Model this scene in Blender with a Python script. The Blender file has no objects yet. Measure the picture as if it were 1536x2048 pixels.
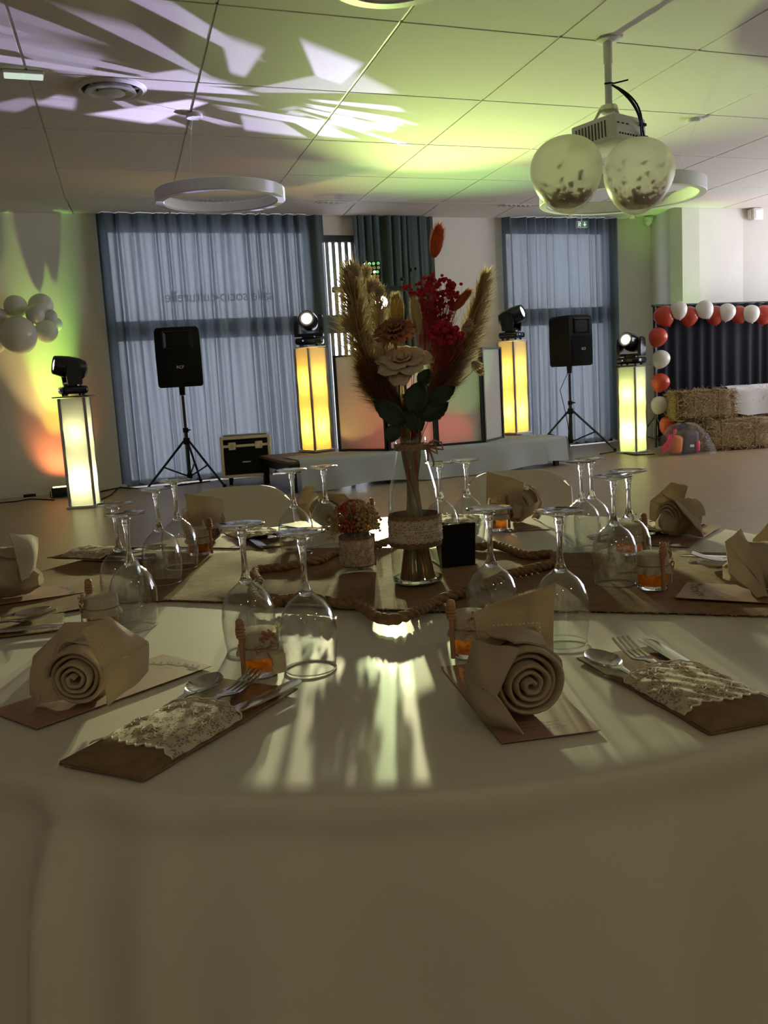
import bpy, bmesh, math, random
from math import sin, cos, pi, radians, sqrt
from mathutils import Vector, Matrix

# ------------------------------------------------------------------ camera, world, exposure
scene = bpy.context.scene
COL = scene.collection
FPX, PITCH, ROLL, CAMZ = 1830.0, radians(8.42), radians(3.33), 1.10
_cr, _sr, _cp, _sp = cos(ROLL), sin(ROLL), cos(PITCH), sin(PITCH)
CAMROT = Matrix(((1, 0, 0), (0, -_sp, _cp), (0, -_cp, -_sp))) @ Matrix(((_cr, -_sr, 0), (_sr, _cr, 0), (0, 0, 1)))
cam_data = bpy.data.cameras.new('camera')
cam = bpy.data.objects.new('camera', cam_data)
COL.objects.link(cam)
cam_data.sensor_fit = 'HORIZONTAL'
cam_data.sensor_width = 36.0
cam_data.lens = 36.0 * FPX / 1536.0
cam_data.clip_start = 0.02
_x, _y, _z = (CAMROT @ Vector(v) for v in ((1, 0, 0), (0, -1, 0), (0, 0, -1)))
cam.matrix_world = Matrix(((_x.x, _y.x, _z.x, 0), (_x.y, _y.y, _z.y, 0), (_x.z, _y.z, _z.z, CAMZ), (0, 0, 0, 1)))
scene.camera = cam

WORLD_STRENGTH = 9.5
world = bpy.data.worlds.new('overcast_sky')
scene.world = world
world.use_nodes = True
_bg = world.node_tree.nodes['Background']
_bg.inputs[0].default_value = (0.86, 0.89, 1.0, 1)
_bg.inputs[1].default_value = WORLD_STRENGTH

scene.view_settings.view_transform = 'Standard'
scene.view_settings.look = 'None'
scene.view_settings.gamma = 1.0
scene.view_settings.use_curve_mapping = False
scene.view_settings.exposure = 0.18
cy = scene.cycles
cy.use_denoising = True
cy.adaptive_threshold = 0.02
cy.max_bounces = 14
cy.diffuse_bounces = 5
cy.glossy_bounces = 6
cy.transmission_bounces = 12
cy.transparent_max_bounces = 32
cy.caustics_reflective = False
cy.caustics_refractive = False
cy.sample_clamp_indirect = 4.0

# ------------------------------------------------------------------ pixel -> place helpers
CAMP = Vector((0, 0, CAMZ))
WA = Vector((-3.055, 10.45, 0))           # origin of the room frame, on the back wall line
WD = Vector((0.9295, 0.3689, 0))          # along the back wall
WN = Vector((-0.3689, 0.9295, 0))         # into the back wall
WROT = math.atan2(WD.y, WD.x)
CEIL = 3.07
TABLE_Z = 0.74

def W(u, v, z=0.0):
    return WA + WD * u + WN * v + Vector((0, 0, z))

def UV(p):
    q = Vector(p) - WA
    return q.dot(WD), q.dot(WN)

def ray(x, y):
    return CAMROT @ Vector(((x - 768) / FPX, (y - 1024) / FPX, 1.0))

def PZ(x, y, z):                          # pixel on a level plane
    d = ray(x, y)
    return CAMP + d * ((z - CAMZ) / d.z)

def PY(x, y, Y):                          # pixel at a depth
    d = ray(x, y)
    return CAMP + d * (Y / d.y)

def PV(x, y, v):                          # pixel on a plane parallel to the back wall
    d = ray(x, y)
    return CAMP + d * ((v + (WA - CAMP).dot(WN)) / d.dot(WN))

# ------------------------------------------------------------------ mesh builder
class G:
    def __init__(self):
        self.v, self.f = [], []

    def add(self, vs, fs):
        o = len(self.v)
        self.v.extend([tuple(p) for p in vs])
        self.f.extend([tuple(i + o for i in f) for f in fs])
        return self

    def box(self, c, s, rz=0.0, M=None, bev=0.0, seg=1):
        bm = bmesh.new()
        bmesh.ops.create_cube(bm, size=1.0)
        for w in bm.verts:
            w.co = Vector((w.co.x * s[0], w.co.y * s[1], w.co.z * s[2]))
        if bev > 0:
            bmesh.ops.bevel(bm, geom=list(bm.edges), offset=min(bev, min(s) * 0.49), segments=seg, profile=0.5, affect='EDGES')
        R = M if M is not None else Matrix.Rotation(rz, 3, 'Z')
        bm.verts.index_update()
        vs = [R @ w.co + Vector(c) for w in bm.verts]
        fs = [[w.index for w in f.verts] for f in bm.faces]
        bm.free()
        return self.add(vs, fs)

    def loft(self, rings, closed=True, cap0=False, cap1=False, loop=False):
        n = len(rings[0])
        vs = [p for r in rings for p in r]
        fs = []
        m = len(rings)
        for i in range(m if loop else m - 1):
            j = (i + 1) % m
            for k in range(n if closed else n - 1):
                l = (k + 1) % n
                fs.append((i * n + k, i * n + l, j * n + l, j * n + k))
        if cap0:
            fs.append(tuple(range(n - 1, -1, -1)))
        if cap1:
            fs.append(tuple((m - 1) * n + k for k in range(n)))
        return self.add(vs, fs)

    def lathe(self, prof, n=24, c=(0, 0, 0), M=None, cap0=False, cap1=False, wob=None):
        rings = []
        for (r, z) in prof:
            ring = []
            for k in range(n):
                a = 2 * pi * k / n
                rr = r * (1 + wob(a, z)) if wob else r
                p = Vector((rr * cos(a), rr * sin(a), z))
                if M is not None:
                    p = M @ p
                ring.append(p + Vector(c))
            rings.append(ring)
        return self.loft(rings, True, cap0, cap1)

    def tube(self, path, r, n=8, caps=True, loop=False):
        path = [Vector(p) for p in path]
        m = len(path)
        rings = []
        up = None
        for i in range(m):
            if loop:
                t = path[(i + 1) % m] - path[i - 1]
            else:
                t = path[min(i + 1, m - 1)] - path[max(i - 1, 0)]
            if t.length < 1e-9:
                t = Vector((0, 0, 1))
            t.normalize()
            if up is None:
                up = Vector((0, 0, 1)) if abs(t.z) < 0.9 else Vector((1, 0, 0))
            up = (up - t * up.dot(t))
            if up.length < 1e-6:
                up = Vector((1, 0, 0)) - t * t.x
            up.normalize()
            s = t.cross(up)
            rr = r(i / max(m - 1, 1)) if callable(r) else r
            rings.append([path[i] + (s * cos(2 * pi * k / n) + up * sin(2 * pi * k / n)) * rr for k in range(n)])
        return self.loft(rings, True, caps and not loop, caps and not loop, loop)

    def cyl(self, a, b, r0, r1=None, n=16, caps=True):
        r1 = r0 if r1 is None else r1
        a, b = Vector(a), Vector(b)
        t = (b - a).normalized()
        up = Vector((0, 0, 1)) if abs(t.z) < 0.9 else Vector((1, 0, 0))
        up = (up - t * up.dot(t)).normalized()
        s = t.cross(up)
        rg = lambda p, r: [p + (s * cos(2 * pi * k / n) + up * sin(2 * pi * k / n)) * r for k in range(n)]
        return self.loft([rg(a, r0), rg(b, r1)], True, caps, caps)

    def ball(self, c, r, nu=16, nv=10, M=None, fn=None):
        r = (r, r, r) if not hasattr(r, '__len__') else r
        vs, fs = [], []
        pts = [Vector((0, 0, -1))]
        for i in range(1, nv):
            b = -pi / 2 + pi * i / nv
            for k in range(nu):
                a = 2 * pi * k / nu
                pts.append(Vector((cos(b) * cos(a), cos(b) * sin(a), sin(b))))
        pts.append(Vector((0, 0, 1)))
        for p in pts:
            q = fn(p) if fn else p
            q = Vector((q.x * r[0], q.y * r[1], q.z * r[2]))
            vs.append((M @ q if M is not None else q) + Vector(c))
        for k in range(nu):
            fs.append((0, 1 + (k + 1) % nu, 1 + k))
        for i in range(nv - 2):
            for k in range(nu):
                a, b = 1 + i * nu + k, 1 + i * nu + (k + 1) % nu
                fs.append((a, b, b + nu, a + nu))
        o = 1 + (nv - 2) * nu
        for k in range(nu):
            fs.append((o + k, o + (k + 1) % nu, len(pts) - 1))
        return self.add(vs, fs)

    def grid(self, fn, nu, nv, closed_u=False):
        vs = []
        for j in range(nv + 1):
            for i in range(nu if closed_u else nu + 1):
                vs.append(fn(i / nu, j / nv))
        w = nu if closed_u else nu + 1
        fs = []
        for j in range(nv):
            for i in range(nu):
                k = (i + 1) % w
                fs.append((j * w + i, j * w + k, (j + 1) * w + k, (j + 1) * w + i))
        return self.add(vs, fs)

    def sheet(self, fn, nu, nv, th=0.001):          # a grid with thickness
        P = [[Vector(fn(i / nu, j / nv)) for i in range(nu + 1)] for j in range(nv + 1)]
        top, bot = [], []
        for j in range(nv + 1):
            for i in range(nu + 1):
                du = P[j][min(i + 1, nu)] - P[j][max(i - 1, 0)]
                dv = P[min(j + 1, nv)][i] - P[max(j - 1, 0)][i]
                n = du.cross(dv)
                n = n.normalized() if n.length > 1e-12 else Vector((0, 0, 1))
                top.append(P[j][i] + n * th / 2)
                bot.append(P[j][i] - n * th / 2)
        w, N = nu + 1, (nu + 1) * (nv + 1)
        fs = []
        for j in range(nv):
            for i in range(nu):
                a, b, c, d = j * w + i, j * w + i + 1, (j + 1) * w + i + 1, (j + 1) * w + i
                fs.append((a, b, c, d))
                fs.append((d + N, c + N, b + N, a + N))
        edge = [(0 * w + i, 0 * w + i + 1) for i in range(nu)] + [(j * w + nu, (j + 1) * w + nu) for j in range(nv)] \
            + [(nv * w + i + 1, nv * w + i) for i in range(nu)] + [((j + 1) * w, j * w) for j in range(nv)]
        for a, b in edge:
            fs.append((b, a, a + N, b + N))
        return self.add(top + bot, fs)

    def prism(self, pts, z0, z1, M=None, c=(0, 0, 0)):
        n = len(pts)
        vs = [Vector((p[0], p[1], z0)) for p in pts] + [Vector((p[0], p[1], z1)) for p in pts]
        if M is not None:
            vs = [M @ p for p in vs]
        vs = [p + Vector(c) for p in vs]
        fs = [tuple(range(n - 1, -1, -1)), tuple(range(n, 2 * n))] + [(k, (k + 1) % n, (k + 1) % n + n, k + n) for k in range(n)]
        return self.add(vs, fs)

    def mesh(self, name, mat, smooth=True, angle=40):
        me = bpy.data.meshes.new(name)
        me.from_pydata(self.v, [], self.f)
        if mat is not None:
            me.materials.append(mat)
        if smooth:
            me.polygons.foreach_set('use_smooth', [True] * len(me.polygons))
            try:
                me.set_sharp_from_angle(angle=radians(angle))
            except Exception:
                pass
        me.update()
        return me

    def build(self, name, mat, parent=None, smooth=True, angle=40, **props):
        return link(name, self.mesh(name, mat, smooth, angle), parent, **props)

def link(name, data, parent=None, **props):
    o = bpy.data.objects.new(name, data)
    COL.objects.link(o)
    if parent is not None:
        o.parent = parent
    for k, val in props.items():
        if val is not None:
            o[k] = val
    return o

def thing(name, label, category, loc=(0, 0, 0), rz=0.0, group=None):
    return tag(place(link(name, None), loc, rz), label, category, group)

def place(o, loc, rz=0.0):
    o.location = Vector(loc)
    o.rotation_euler = (0, 0, rz)
    return o

def tag(o, label, category, group=None):
    o['label'] = label
    o['category'] = category
    if group:
        o['group'] = group
    return o

def dup(root, loc=None, rz=None, label=None, group=None):
    r = root.copy()
    COL.objects.link(r)
    if loc is not None:
        r.location = Vector(loc)
    if rz is not None:
        r.rotation_euler = (0, 0, rz)
    if label:
        r['label'] = label
    if group:
        r['group'] = group
    for ch in list(root.children):
        c = ch.copy()
        COL.objects.link(c)
        c.parent = r
        for g in list(ch.children):
            d = g.copy()
            COL.objects.link(d)
            d.parent = c
    return r

def spot(name, loc, target, energy, color, angle, blend=0.5, parent=None, radius=0.03):
    d = bpy.data.lights.new(name, 'SPOT')
    d.energy, d.color, d.spot_size, d.spot_blend, d.shadow_soft_size = energy, color, radians(angle), blend, radius
    o = link(name, d)
    m = (Vector(target) - Vector(loc)).to_track_quat('-Z', 'Y').to_matrix().to_4x4()
    m.translation = Vector(loc)
    if parent is not None:
        pm = Matrix.Translation(parent.location) @ parent.rotation_euler.to_matrix().to_4x4()
        o.parent = parent
        m = pm.inverted() @ m
    o.matrix_basis = m
    return o

def point(name, loc, energy, color, radius=0.03, parent=None):
    d = bpy.data.lights.new(name, 'POINT')
    d.energy, d.color, d.shadow_soft_size = energy, color, radius
    o = link(name, d, parent)
    o.location = Vector(loc)
    return o

# ------------------------------------------------------------------ materials
def srgb(r, g, b):
    f = lambda c: (c / 255 / 12.92) if c / 255 <= 0.04045 else ((c / 255 + 0.055) / 1.055) ** 2.4
    return (f(r), f(g), f(b), 1.0)

def _nodes(name):
    m = bpy.data.materials.new(name)
    m.use_nodes = True
    nt = m.node_tree
    nt.nodes.clear()
    out = nt.nodes.new('ShaderNodeOutputMaterial')
    return m, nt, out

def N(nt, kind, **kw):
    n = nt.nodes.new(kind)
    for k, val in kw.items():
        if hasattr(n, k) and not (k in n.inputs.keys()):
            setattr(n, k, val)
        else:
            n.inputs[k].default_value = val
    return n

def ramp(nt, stops, src):
    r = nt.nodes.new('ShaderNodeValToRGB')
    e = r.color_ramp.elements
    while len(e) < len(stops):
        e.new(0.5)
    for i, (p, c) in enumerate(stops):
        e[i].position = p
        e[i].color = c
    nt.links.new(src, r.inputs[0])
    return r

def coord(nt, scale=(1, 1, 1), kind='Object'):
    t = nt.nodes.new('ShaderNodeTexCoord')
    mp = nt.nodes.new('ShaderNodeMapping')
    mp.inputs['Scale'].default_value = scale
    nt.links.new(t.outputs[kind], mp.inputs[0])
    return mp.outputs[0]

def mat(name, col, rough=0.5, metal=0.0, spec=0.5, noise=None, var=0.12, bump=0.0, bscale=None, stretch=(1, 1, 1), sub=0.0, trans=0.0, ior=1.45, emit=None, estr=0.0, sheen=0.0, coat=0.0):
    m, nt, out = _nodes(name)
    b = nt.nodes.new('ShaderNodeBsdfPrincipled')
    b.inputs['Base Color'].default_value = col
    b.inputs['Roughness'].default_value = rough
    b.inputs['Metallic'].default_value = metal
    b.inputs['Specular IOR Level'].default_value = spec
    b.inputs['IOR'].default_value = ior
    b.inputs['Transmission Weight'].default_value = trans
    b.inputs['Sheen Weight'].default_value = sheen
    b.inputs['Coat Weight'].default_value = coat
    if emit:
        b.inputs['Emission Color'].default_value = emit
        b.inputs['Emission Strength'].default_value = estr
    if noise:
        vec = coord(nt, stretch)
        n = N(nt, 'ShaderNodeTexNoise', Scale=noise, Detail=5.0, Roughness=0.6)
        nt.links.new(vec, n.inputs['Vector'])
        lo = tuple(c * (1 - var) for c in col[:3]) + (1,)
        hi = tuple(min(1, c * (1 + var)) for c in col[:3]) + (1,)
        r = ramp(nt, [(0.3, lo), (0.7, hi)], n.outputs['Fac'])
        nt.links.new(r.outputs[0], b.inputs['Base Color'])
        if bump:
            n2 = N(nt, 'ShaderNodeTexNoise', Scale=bscale or noise * 3, Detail=4.0)
            nt.links.new(vec, n2.inputs['Vector'])
            bp = N(nt, 'ShaderNodeBump', Strength=bump, Distance=0.004)
            nt.links.new(n2.outputs['Fac'], bp.inputs['Height'])
            nt.links.new(bp.outputs[0], b.inputs['Normal'])
    nt.links.new(b.outputs[0], out.inputs[0])
    return m

def woven(name, c1, c2, scale=500, rough=0.9, bump=0.4, blotch=6, trans=0.0):
    """coarse plain weave: two crossed wave textures"""
    m, nt, out = _nodes(name)
    vec = coord(nt)
    w1 = N(nt, 'ShaderNodeTexWave', Scale=scale, Distortion=1.2, Detail=2.0)
    w1.bands_direction = 'X'
    w2 = N(nt, 'ShaderNodeTexWave', Scale=scale, Distortion=1.2, Detail=2.0)
    w2.bands_direction = 'Y'
    for w in (w1, w2):
        nt.links.new(vec, w.inputs['Vector'])
    mx = N(nt, 'ShaderNodeMath', operation='MULTIPLY')
    nt.links.new(w1.outputs['Fac'], mx.inputs[0])
    nt.links.new(w2.outputs['Fac'], mx.inputs[1])
    nz = N(nt, 'ShaderNodeTexNoise', Scale=blotch * 10, Detail=6.0)
    nt.links.new(vec, nz.inputs['Vector'])
    ad = N(nt, 'ShaderNodeMath', operation='ADD')
    nt.links.new(mx.outputs[0], ad.inputs[0])
    nt.links.new(nz.outputs['Fac'], ad.inputs[1])
    r = ramp(nt, [(0.35, c2), (1.0, c1)], ad.outputs[0])
    b = nt.nodes.new('ShaderNodeBsdfPrincipled')
    b.inputs['Roughness'].default_value = rough
    b.inputs['Specular IOR Level'].default_value = 0.15
    nt.links.new(r.outputs[0], b.inputs['Base Color'])
    bp = N(nt, 'ShaderNodeBump', Strength=bump, Distance=0.001)
    nt.links.new(mx.outputs[0], bp.inputs['Height'])
    nt.links.new(bp.outputs[0], b.inputs['Normal'])
    if trans > 0:
        t = nt.nodes.new('ShaderNodeBsdfTranslucent')
        nt.links.new(r.outputs[0], t.inputs[0])
        ms = N(nt, 'ShaderNodeMixShader', Fac=trans)
        nt.links.new(b.outputs[0], ms.inputs[1])
        nt.links.new(t.outputs[0], ms.inputs[2])
        nt.links.new(ms.outputs[0], out.inputs[0])
    else:
        nt.links.new(b.outputs[0], out.inputs[0])
    return m

def sheer(name, col, trans_col, translucent=0.5, clear=0.0, rough=0.8, bump=0.0, bscale=400, speck=0.0, spec=0.2, slant=False):
    """cloth or film: diffuse + translucent + a little clear see-through"""
    m, nt, out = _nodes(name)
    d = nt.nodes.new('ShaderNodeBsdfPrincipled')
    d.inputs['Base Color'].default_value = col
    d.inputs['Roughness'].default_value = rough
    d.inputs['Specular IOR Level'].default_value = spec
    t = N(nt, 'ShaderNodeBsdfTranslucent', Color=trans_col)
    m1 = N(nt, 'ShaderNodeMixShader', Fac=translucent)
    nt.links.new(d.outputs[0], m1.inputs[1])
    nt.links.new(t.outputs[0], m1.inputs[2])
    last = m1
    if speck or bump:
        vec = coord(nt)
        n = N(nt, 'ShaderNodeTexNoise', Scale=bscale, Detail=3.0)
        nt.links.new(vec, n.inputs['Vector'])
    if bump:
        bp = N(nt, 'ShaderNodeBump', Strength=bump, Distance=0.003)
        nt.links.new(n.outputs['Fac'], bp.inputs['Height'])
        nt.links.new(bp.outputs[0], d.inputs['Normal'])
    if clear > 0:
        tr = nt.nodes.new('ShaderNodeBsdfTransparent')
        m2 = N(nt, 'ShaderNodeMixShader', Fac=clear)
        if speck:
            mr = N(nt, 'ShaderNodeMapRange')
            mr.inputs[1].default_value, mr.inputs[2].default_value = 0.3, 0.7
            mr.inputs[3].default_value, mr.inputs[4].default_value = clear * (1 - speck), clear * (1 + speck)
            nt.links.new(n.outputs['Fac'], mr.inputs[0])
            src = mr.outputs[0]
            if slant:                      # cloth seen at a slant is a thicker layer
                lw = N(nt, 'ShaderNodeLayerWeight', Blend=0.5)
                inv = N(nt, 'ShaderNodeMath', operation='SUBTRACT')
                inv.inputs[0].default_value = 1.0
                nt.links.new(lw.outputs['Facing'], inv.inputs[1])
                sq = N(nt, 'ShaderNodeMath', operation='POWER')
                sq.inputs[1].default_value = 2.2
                nt.links.new(inv.outputs[0], sq.inputs[0])
                mm = N(nt, 'ShaderNodeMath', operation='MULTIPLY')
                nt.links.new(src, mm.inputs[0]); nt.links.new(sq.outputs[0], mm.inputs[1])
                src = mm.outputs[0]
            nt.links.new(src, m2.inputs[0])
        nt.links.new(last.outputs[0], m2.inputs[1])
        nt.links.new(tr.outputs[0], m2.inputs[2])
        last = m2
    nt.links.new(last.outputs[0], out.inputs[0])
    return m

def thin_glass(name, tint=(1, 1, 1, 1), ior=1.5, extra=0.0, rough=0.0):
    """a thin wall of glass: clear through, mirror by angle (same from both sides)"""
    m, nt, out = _nodes(name)
    tr = N(nt, 'ShaderNodeBsdfTransparent', Color=tint)
    gl = N(nt, 'ShaderNodeBsdfGlossy', Roughness=rough)
    lw = N(nt, 'ShaderNodeLayerWeight', Blend=0.5)
    pw = N(nt, 'ShaderNodeMath', operation='POWER')
    pw.inputs[1].default_value = 3.2
    nt.links.new(lw.outputs['Facing'], pw.inputs[0])
    ad = N(nt, 'ShaderNodeMath', operation='MULTIPLY_ADD')
    ad.inputs[1].default_value = 0.75
    ad.inputs[2].default_value = 0.06 + extra
    nt.links.new(pw.outputs[0], ad.inputs[0])
    ms = nt.nodes.new('ShaderNodeMixShader')
    nt.links.new(ad.outputs[0], ms.inputs[0])
    nt.links.new(tr.outputs[0], ms.inputs[1])
    nt.links.new(gl.outputs[0], ms.inputs[2])
    nt.links.new(ms.outputs[0], out.inputs[0])
    return m

def amber(name):
    m, nt, out = _nodes(name)
    tr = N(nt, 'ShaderNodeBsdfTransparent', Color=(1.0, 0.55, 0.10, 1))
    tl = N(nt, 'ShaderNodeBsdfTranslucent', Color=(0.90, 0.36, 0.03, 1))
    df = N(nt, 'ShaderNodeBsdfDiffuse', Color=(0.55, 0.20, 0.015, 1))
    gl = N(nt, 'ShaderNodeBsdfGlossy', Roughness=0.04)
    nz = N(nt, 'ShaderNodeTexNoise', Scale=60.0)
    nt.links.new(coord(nt), nz.inputs['Vector'])
    rr = ramp(nt, [(0.3, (0.55, 0.55, 0.55, 1)), (0.7, (0.70, 0.70, 0.70, 1))], nz.outputs['Fac'])
    a = N(nt, 'ShaderNodeMixShader', Fac=0.5)
    nt.links.new(tl.outputs[0], a.inputs[1]); nt.links.new(df.outputs[0], a.inputs[2])
    b = N(nt, 'ShaderNodeMixShader', Fac=0.5)
    nt.links.new(rr.outputs[0], b.inputs[0])
    nt.links.new(a.outputs[0], b.inputs[1]); nt.links.new(tr.outputs[0], b.inputs[2])
    c = N(nt, 'ShaderNodeMixShader', Fac=0.05)
    nt.links.new(b.outputs[0], c.inputs[1]); nt.links.new(gl.outputs[0], c.inputs[2])
    nt.links.new(c.outputs[0], out.inputs[0])
    return m

def glow(name, col, strength):
    m, nt, out = _nodes(name)
    e = N(nt, 'ShaderNodeEmission', Color=col, Strength=strength)
    nt.links.new(e.outputs[0], out.inputs[0])
    return m

def lace_mat(name, col, scale=160, thr=0.46, kind='flower'):
    """openwork: holes of clear film between threads"""
    m, nt, out = _nodes(name)
    vec = coord(nt)
    vo = N(nt, 'ShaderNodeTexVoronoi', Scale=scale)
    vo.feature = 'DISTANCE_TO_EDGE'
    nz = N(nt, 'ShaderNodeTexNoise', Scale=scale * 0.35, Detail=3.0)
    nt.links.new(vec, vo.inputs['Vector'])
    nt.links.new(vec, nz.inputs['Vector'])
    lt = N(nt, 'ShaderNodeMath', operation='LESS_THAN')
    lt.inputs[1].default_value = 0.10
    nt.links.new(vo.outputs['Distance'], lt.inputs[0])
    gt = N(nt, 'ShaderNodeMath', operation='GREATER_THAN')
    gt.inputs[1].default_value = thr + 0.06
    nt.links.new(nz.outputs['Fac'], gt.inputs[0])
    mx = N(nt, 'ShaderNodeMath', operation='MAXIMUM')
    nt.links.new(lt.outputs[0], mx.inputs[0])
    nt.links.new(gt.outputs[0], mx.inputs[1])
    sc = N(nt, 'ShaderNodeMapRange')
    sc.inputs[3].default_value, sc.inputs[4].default_value = 0.42, 0.95
    nt.links.new(mx.outputs[0], sc.inputs[0])
    b = nt.nodes.new('ShaderNodeBsdfPrincipled')
    b.inputs['Base Color'].default_value = col
    b.inputs['Roughness'].default_value = 0.8
    tr = nt.nodes.new('ShaderNodeBsdfTransparent')
    ms = nt.nodes.new('ShaderNodeMixShader')
    nt.links.new(sc.outputs[0], ms.inputs[0])
    nt.links.new(tr.outputs[0], ms.inputs[1])
    nt.links.new(b.outputs[0], ms.inputs[2])
    nt.links.new(ms.outputs[0], out.inputs[0])
    return m

M = {}
M['wall'] = mat('painted_wall', (0.72, 0.69, 0.64, 1), 0.85, noise=3, var=0.03, bump=0.05, bscale=120)
M['tile'] = mat('ceiling_tile', (0.70, 0.67, 0.61, 1), 0.9, noise=90, var=0.06, bump=0.25, bscale=220)
M['tbar'] = mat('grid_bar', (0.62, 0.60, 0.56, 1), 0.45, spec=0.5, noise=5, var=0.03)
M['white_paint'] = mat('white_enamel', (0.72, 0.72, 0.72, 1), 0.4, noise=20, var=0.03)
M['ring_white'] = mat('ring_enamel', (0.75, 0.75, 0.80, 1), 0.35, noise=20, var=0.03)
M['opal'] = mat('opal_diffuser', (0.82, 0.82, 0.84, 1), 0.5, noise=20, var=0.02)
M['dark_frame'] = mat('window_frame_grey', (0.05, 0.055, 0.065, 1), 0.5, noise=30, var=0.1)
M['slat'] = mat('slat_grey', (0.55, 0.54, 0.58, 1), 0.5, noise=30, var=0.05)
M['black'] = mat('black_plastic', (0.005, 0.005, 0.006, 1), 0.6, spec=0.2, noise=60, var=0.2, bump=0.1, bscale=500)
M['black_gloss'] = mat('black_gloss', (0.010, 0.010, 0.014, 1), 0.2, noise=20, var=0.1)
M['black_metal'] = mat('black_metal', (0.014, 0.014, 0.016, 1), 0.4, metal=0.3, noise=60, var=0.2)
M['black_cloth'] = mat('black_drape', (0.010, 0.010, 0.014, 1), 0.9, spec=0.2, noise=20, var=0.2)
M['mesh_grille'] = mat('speaker_mesh', (0.006, 0.006, 0.007, 1), 0.7, spec=0.15, noise=400, var=0.6, bump=0.5, bscale=900)
M['alu'] = mat('aluminium', (0.75, 0.70, 0.58, 1), 0.3, metal=0.9, noise=30, var=0.06)
M['steel'] = mat('polished_steel', (0.66, 0.63, 0.62, 1), 0.14, metal=1.0, noise=8, var=0.03)
M['wood_deck'] = mat('stage_plywood', (0.10, 0.055, 0.03, 1), 0.5, noise=9, var=0.3, stretch=(1, 8, 1))
M['wood'] = mat('beech_wood', (0.42, 0.22, 0.11, 1), 0.6, noise=60, var=0.18, stretch=(1, 1, 0.15))
M['wood_dark'] = mat('groove_burnt', (0.10, 0.05, 0.025, 1), 0.7, noise=60, var=0.2)
M['chair'] = mat('chair_beige', (0.60, 0.54, 0.48, 1), 0.55, noise=30, var=0.03)
M['chrome_leg'] = mat('grey_steel_leg', (0.45, 0.45, 0.45, 1), 0.3, metal=0.9, noise=20, var=0.05)
M['glass'] = thin_glass('clear_thin_glass', (0.985, 0.99, 0.985, 1), 1.5, 0.02)
M['bottle_glass'] = thin_glass('bottle_thin_glass', (0.94, 0.97, 0.93, 1), 1.5, 0.03)
M['pane'] = thin_glass('window_pane', (0.9, 0.92, 0.93, 1), 1.45)
M['solid_glass'] = mat('solid_glass', (1, 1, 1, 1), 0.0, trans=1.0, ior=1.5)
M['honey'] = amber('amber_honey')
M['burlap'] = woven('burlap', (0.34, 0.205, 0.105, 1), (0.17, 0.098, 0.05, 1), 190, 0.9, 0.6)
M['pouch_burlap'] = woven('pouch_burlap', (0.36, 0.235, 0.125, 1), (0.16, 0.10, 0.05, 1), 230, 0.9, 0.7)
M['fringe'] = mat('burlap_thread', (0.42, 0.29, 0.16, 1), 0.9, noise=80, var=0.25)
M['lace'] = lace_mat('lace_floral', (0.62, 0.53, 0.40, 1), 210)
M['lace_band'] = lace_mat('lace_band', (0.66, 0.55, 0.44, 1), 260, 0.5)
M['lace_thread'] = mat('lace_thread', (0.68, 0.58, 0.45, 1), 0.85, noise=200, var=0.1)
M['linen'] = woven('linen_napkin', (0.60, 0.49, 0.36, 1), (0.50, 0.40, 0.285, 1), 420, 0.9, 0.18, 1.2, trans=0.25)
M['linen_white'] = woven('linen_cover', (0.74, 0.66, 0.53, 1), (0.52, 0.45, 0.34, 1), 500, 0.9, 0.4, 3, trans=0.2)
M['stitch'] = mat('stitch_thread', (0.8, 0.74, 0.62, 1), 0.8, noise=200, var=0.05)
M['rope'] = mat('jute_rope', (0.30, 0.175, 0.085, 1), 0.9, noise=120, var=0.35, bump=0.6, bscale=500)
M['twine'] = mat('jute_twine', (0.34, 0.22, 0.12, 1), 0.9, noise=200, var=0.3)
M['card'] = mat('kraft_card', (0.34, 0.19, 0.135, 1), 0.55, noise=80, var=0.05)
M['card_ink'] = mat('card_ink', (0.10, 0.085, 0.055, 1), 0.8, noise=80, var=0.1)
M['card_leaf'] = mat('card_print_leaf', (0.105, 0.115, 0.065, 1), 0.8, noise=90, var=0.3)
M['tag_card'] = mat('kraft_tag', (0.62, 0.52, 0.38, 1), 0.8, noise=80, var=0.08)

# ================================================================== THE ROOM
def uvbox(g, u0, u1, v0, v1, z0, z1, bev=0.0):
    return g.box(W((u0 + u1) / 2, (v0 + v1) / 2, (z0 + z1) / 2), (abs(u1 - u0), abs(v1 - v0), abs(z1 - z0)), WROT, bev=bev)

def struct(name, g, m, parent=None, smooth=False):
    o = g.build(name, m, parent, smooth)
    if parent is None:
        o['kind'] = 'structure'
    return o

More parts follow.
